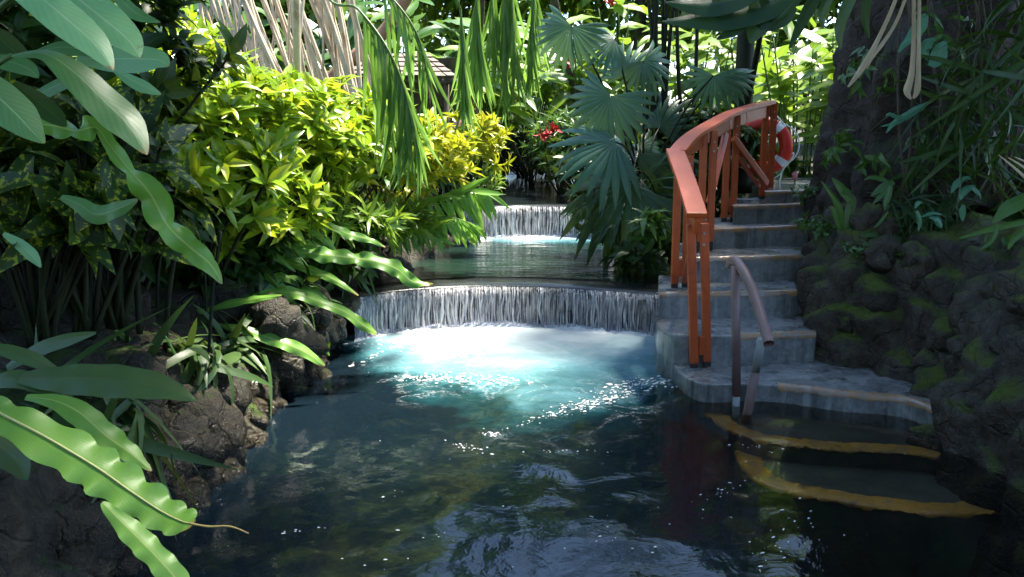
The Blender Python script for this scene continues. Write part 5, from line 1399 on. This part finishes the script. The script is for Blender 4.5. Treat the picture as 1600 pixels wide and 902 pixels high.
clump('ginger_clump', 'pale ginger clump behind the dark post and the ring', (3.2, 12.2, 1.1), 15, 2.0, HB, 403, (0.5, 0.85))
clump('heliconia_clump', 'bright heliconia clump behind the stems of the fan palm', (2.4, 12.5, 1.1), 15, 2.0, HB, 404, (0.5, 0.9))
clump('heliconia_clump', 'green heliconia clump at the head of the stream', (0.9, 15.2, 1.1), 16, 1.9, HM, 405, (0.5, 0.85))
clump('heliconia_clump', 'tall light heliconia clump above the red flowers', (1.0, 13.6, 1.0), 14, 1.9, HB, 406, (0.5, 0.8))
clump('heliconia_clump', 'green heliconia clump behind the golden shrub', (-0.6, 14.2, 1.1), 15, 1.9, HM, 407, (0.5, 0.9))
clump('heliconia_clump', 'green heliconia clump behind the little roof', (-1.9, 15.0, 1.2), 15, 2.4, HM, 408, (0.6, 1.0))
clump('heliconia_clump', 'dark heliconia clump behind the stilt roots', (-3.6, 12.6, 1.1), 16, 2.2, HM, 409, (0.6, 1.0))
clump('heliconia_clump', 'green heliconia clump far behind the croton hedge', (-5.2, 12.0, 1.1), 16, 2.4, HM, 410, (0.6, 1.0))
clump('heliconia_clump', 'light heliconia clump glimpsed left of the trunk', (4.4, 12.5, 1.1), 15, 2.1, HB, 411, (0.5, 0.9))
clump('heliconia_clump', 'green heliconia clump behind the far end of the upper pool', (0.2, 17.5, 1.3), 16, 2.0, HM, 412, (0.5, 0.9))
clump('heliconia_clump', 'light heliconia clump between the little roof and the upper pool', (-0.5, 12.9, 1.0), 14, 2.1, HB, 413, (0.5, 0.85))
clump('heliconia_clump', 'bright heliconia clump high behind the fan palm leaves', (1.9, 14.6, 1.1), 16, 2.3, HB, 414, (0.6, 0.95))
clump('heliconia_clump', 'bright heliconia clump far behind the dark palm trunk', (3.7, 14.4, 1.1), 16, 2.4, HB, 415, (0.6, 0.95))
clump('heliconia_clump', 'green heliconia clump behind the leaning brown trunk', (-2.6, 13.6, 1.1), 16, 2.5, HM, 416, (0.6, 0.95))
shrub('leafy_shrub', 'green leafy bank at the right of the upper pool', 'shrub', at(880, 225, 12.2), (0.45, 0.5, 0.4), 80, 9, LS, G['mid'], n_obj=150, seed=160)
shrub('leafy_shrub', 'dark leafy bank beside the red flowers', 'shrub', at(905, 260, 11.4), (0.45, 0.5, 0.42), 70, 9, LD, G['dark'], n_obj=100, seed=161)
shrub('leafy_shrub', 'pale leafy shrub above the upper pool', 'shrub', at(830, 150, 14.0), (0.7, 0.5, 0.5), 90, 9, LSL, G['light'], n_obj=150, seed=162)
shrub('leafy_shrub', 'pale leafy shrub behind the golden shrub', 'shrub', at(780, 165, 13.0), (0.45, 0.4, 0.4), 70, 9, LSL, G['light'], n_obj=150, seed=163)
shrub('leafy_shrub', 'dark leaves closing the far end of the upper pool', 'shrub', at(815, 235, 16.5), (0.9, 0.4, 0.5), 110, 9, LD, G['dark'], n_obj=60, seed=164, size=(1.2, 1.8))
rf = thing('red_flower', 'red flower heads on the bank above the upper pool', 'flower', at(860, 225, 11.7))
rng = random.Random(91)
LR = leaf_set('petal', M['red'], L=0.09, Wd=0.035, nv=4, nu=2, prof='lance', fold=0.3, droop=0.4)
for cx, cy in ((866, 203), (856, 208), (846, 212)):
    for q in range(10):
        place('petal', rng.choice(LR)[1], rf, orient(at(cx, cy, 11.6) + rdir(rng) * 0.03, rdir(rng) + Vector((0, -0.3, 0.2)), rdir(rng), rng.uniform(0.7, 1.2)))
for nm, lab, cx, cy, d in (('red_flower', 'red bloom at the top edge above the fan palm', 955, 4, 9.0), ('red_flower', 'small orange red bud beside the upper fan leaf', 893, 100, 9.0)):
    f = thing(nm, lab, 'flower', at(cx, cy, d))
    for q in range(9):
        place('petal', rng.choice(LR)[1], f, orient(at(cx, cy, d) + rdir(rng) * 0.02, rdir(rng) + Vector((0, 0, 0.3)), rdir(rng), rng.uniform(0.5, 0.9)))
pf = thing('ginger_flower', 'pink torch ginger bud at the top of the steps', 'flower', at(1243, 295, 8.4))
LK = leaf_set('pink_petal', M['pink'], L=0.10, Wd=0.045, nv=4, nu=2, prof='lance', fold=0.5, droop=-0.1)
for q in range(9):
    a = q * 2.4
    place('petal', rng.choice(LK)[1], pf, orient(at(1242, 284, 8.4), Vector((math.cos(a) * 0.45, math.sin(a) * 0.45, 1)), Vector((-math.cos(a), -math.sin(a), 0.4)), rng.uniform(0.8, 1.1)))
build('stalk', MB().tube([at(1242, 284, 8.4), at(1243, 310, 8.4)], 0.008, 6), M['stem'], pf)
# slender dark palm that carries the ring
dp = thing('slender_palm', 'slender dark palm trunk standing behind the railing and ring', 'palm', (ringc.x - 0.14, ringc.y + 0.16, 0.95))
tb = Vector((ringc.x - 0.14, ringc.y + 0.19, 0.95))
build('trunk', MB().tube(catmull([tb, tb + Vector((-0.02, 0.05, 1.4)), tb + Vector((0.05, 0.1, 3.4))], 8), lerp_list([0.10, 0.075], 17), 14), M['darkstem'], dp)
tt_ = tb + Vector((0.05, 0.1, 3.4))
for i, (dx, dy, dz) in enumerate(((-1.6, -0.5, -0.7), (1.4, -0.6, -0.5), (-0.9, -1.3, -0.4), (0.7, 1.2, -0.3), (-1.2, 0.9, -0.3), (0.2, -1.5, -0.7))):
    pinnate(dp, [tt_, tt_ + Vector((dx * 0.4, dy * 0.4, 0.35)), tt_ + Vector((dx * 0.8, dy * 0.8, 0.1)), tt_ + Vector((dx, dy, dz))], 20, 0.5, PD, 0.6, 0.7, 0.5, (0.012, 0.004), 500 + i, 0.15, M['darkstem'])
dl = thing('banana_plant', 'very dark broad leaves crossing the top edge above the railing', 'plant', at(1130, 330, 9.6))
for i, (pix, hw) in enumerate((([(1250, -15), (1190, 12), (1120, 28), (1035, 34)], [14, 24, 22, 1]), ([(1200, -30), (1150, -5), (1100, 8), (1040, 4)], [14, 22, 20, 1]), ([(1180, -10), (1190, 25), (1180, 48), (1172, 68)], [10, 20, 15, 1]), ([(1120, -20), (1135, 20), (1150, 40), (1120, 62)], [8, 18, 16, 1]), ([(1240, 10), (1225, 28), (1200, 40), (1178, 36)], [6, 12, 10, 1]))):
    hero(dl, pix, hw, 8.0, G['fandark'], fold=0.2, seed=510 + i)
build('stalk', MB().tube(catmull([at(1130, 330, 9.6), at(1180, 100, 8.8), at(1200, -40, 8.1)], 6), lerp_list([0.04, 0.02], 13), 8), M['darkstem'], dl)
# low cover on the banks beyond
for i, (x, y, lab) in enumerate(((-2.0, 9.2, 'low fern cover behind the fern on the left bank'), (-3.2, 8.4, 'low fern cover below the croton hedge'), (-1.4, 11.6, 'low fern cover left of the upper falls'), (2.3, 10.0, 'low fern cover behind the fan palm'), (1.9, 11.5, 'low fern cover right of the upper falls'), (4.1, 9.7, 'low fern cover behind the top step'), (-4.6, 7.4, 'low fern cover at the far left'), (4.6, 10.4, 'low fern cover behind the mossy trunk'))):
    shrub('ground_fern', lab, 'fern', (x, y, 1.05), (0.9, 0.7, 0.4), 60, 9, LF, G['mid'], base_z=0.9, n_obj=60, seed=170 + i, stem=None, size=(1.0, 1.7), group='ferns on the banks')
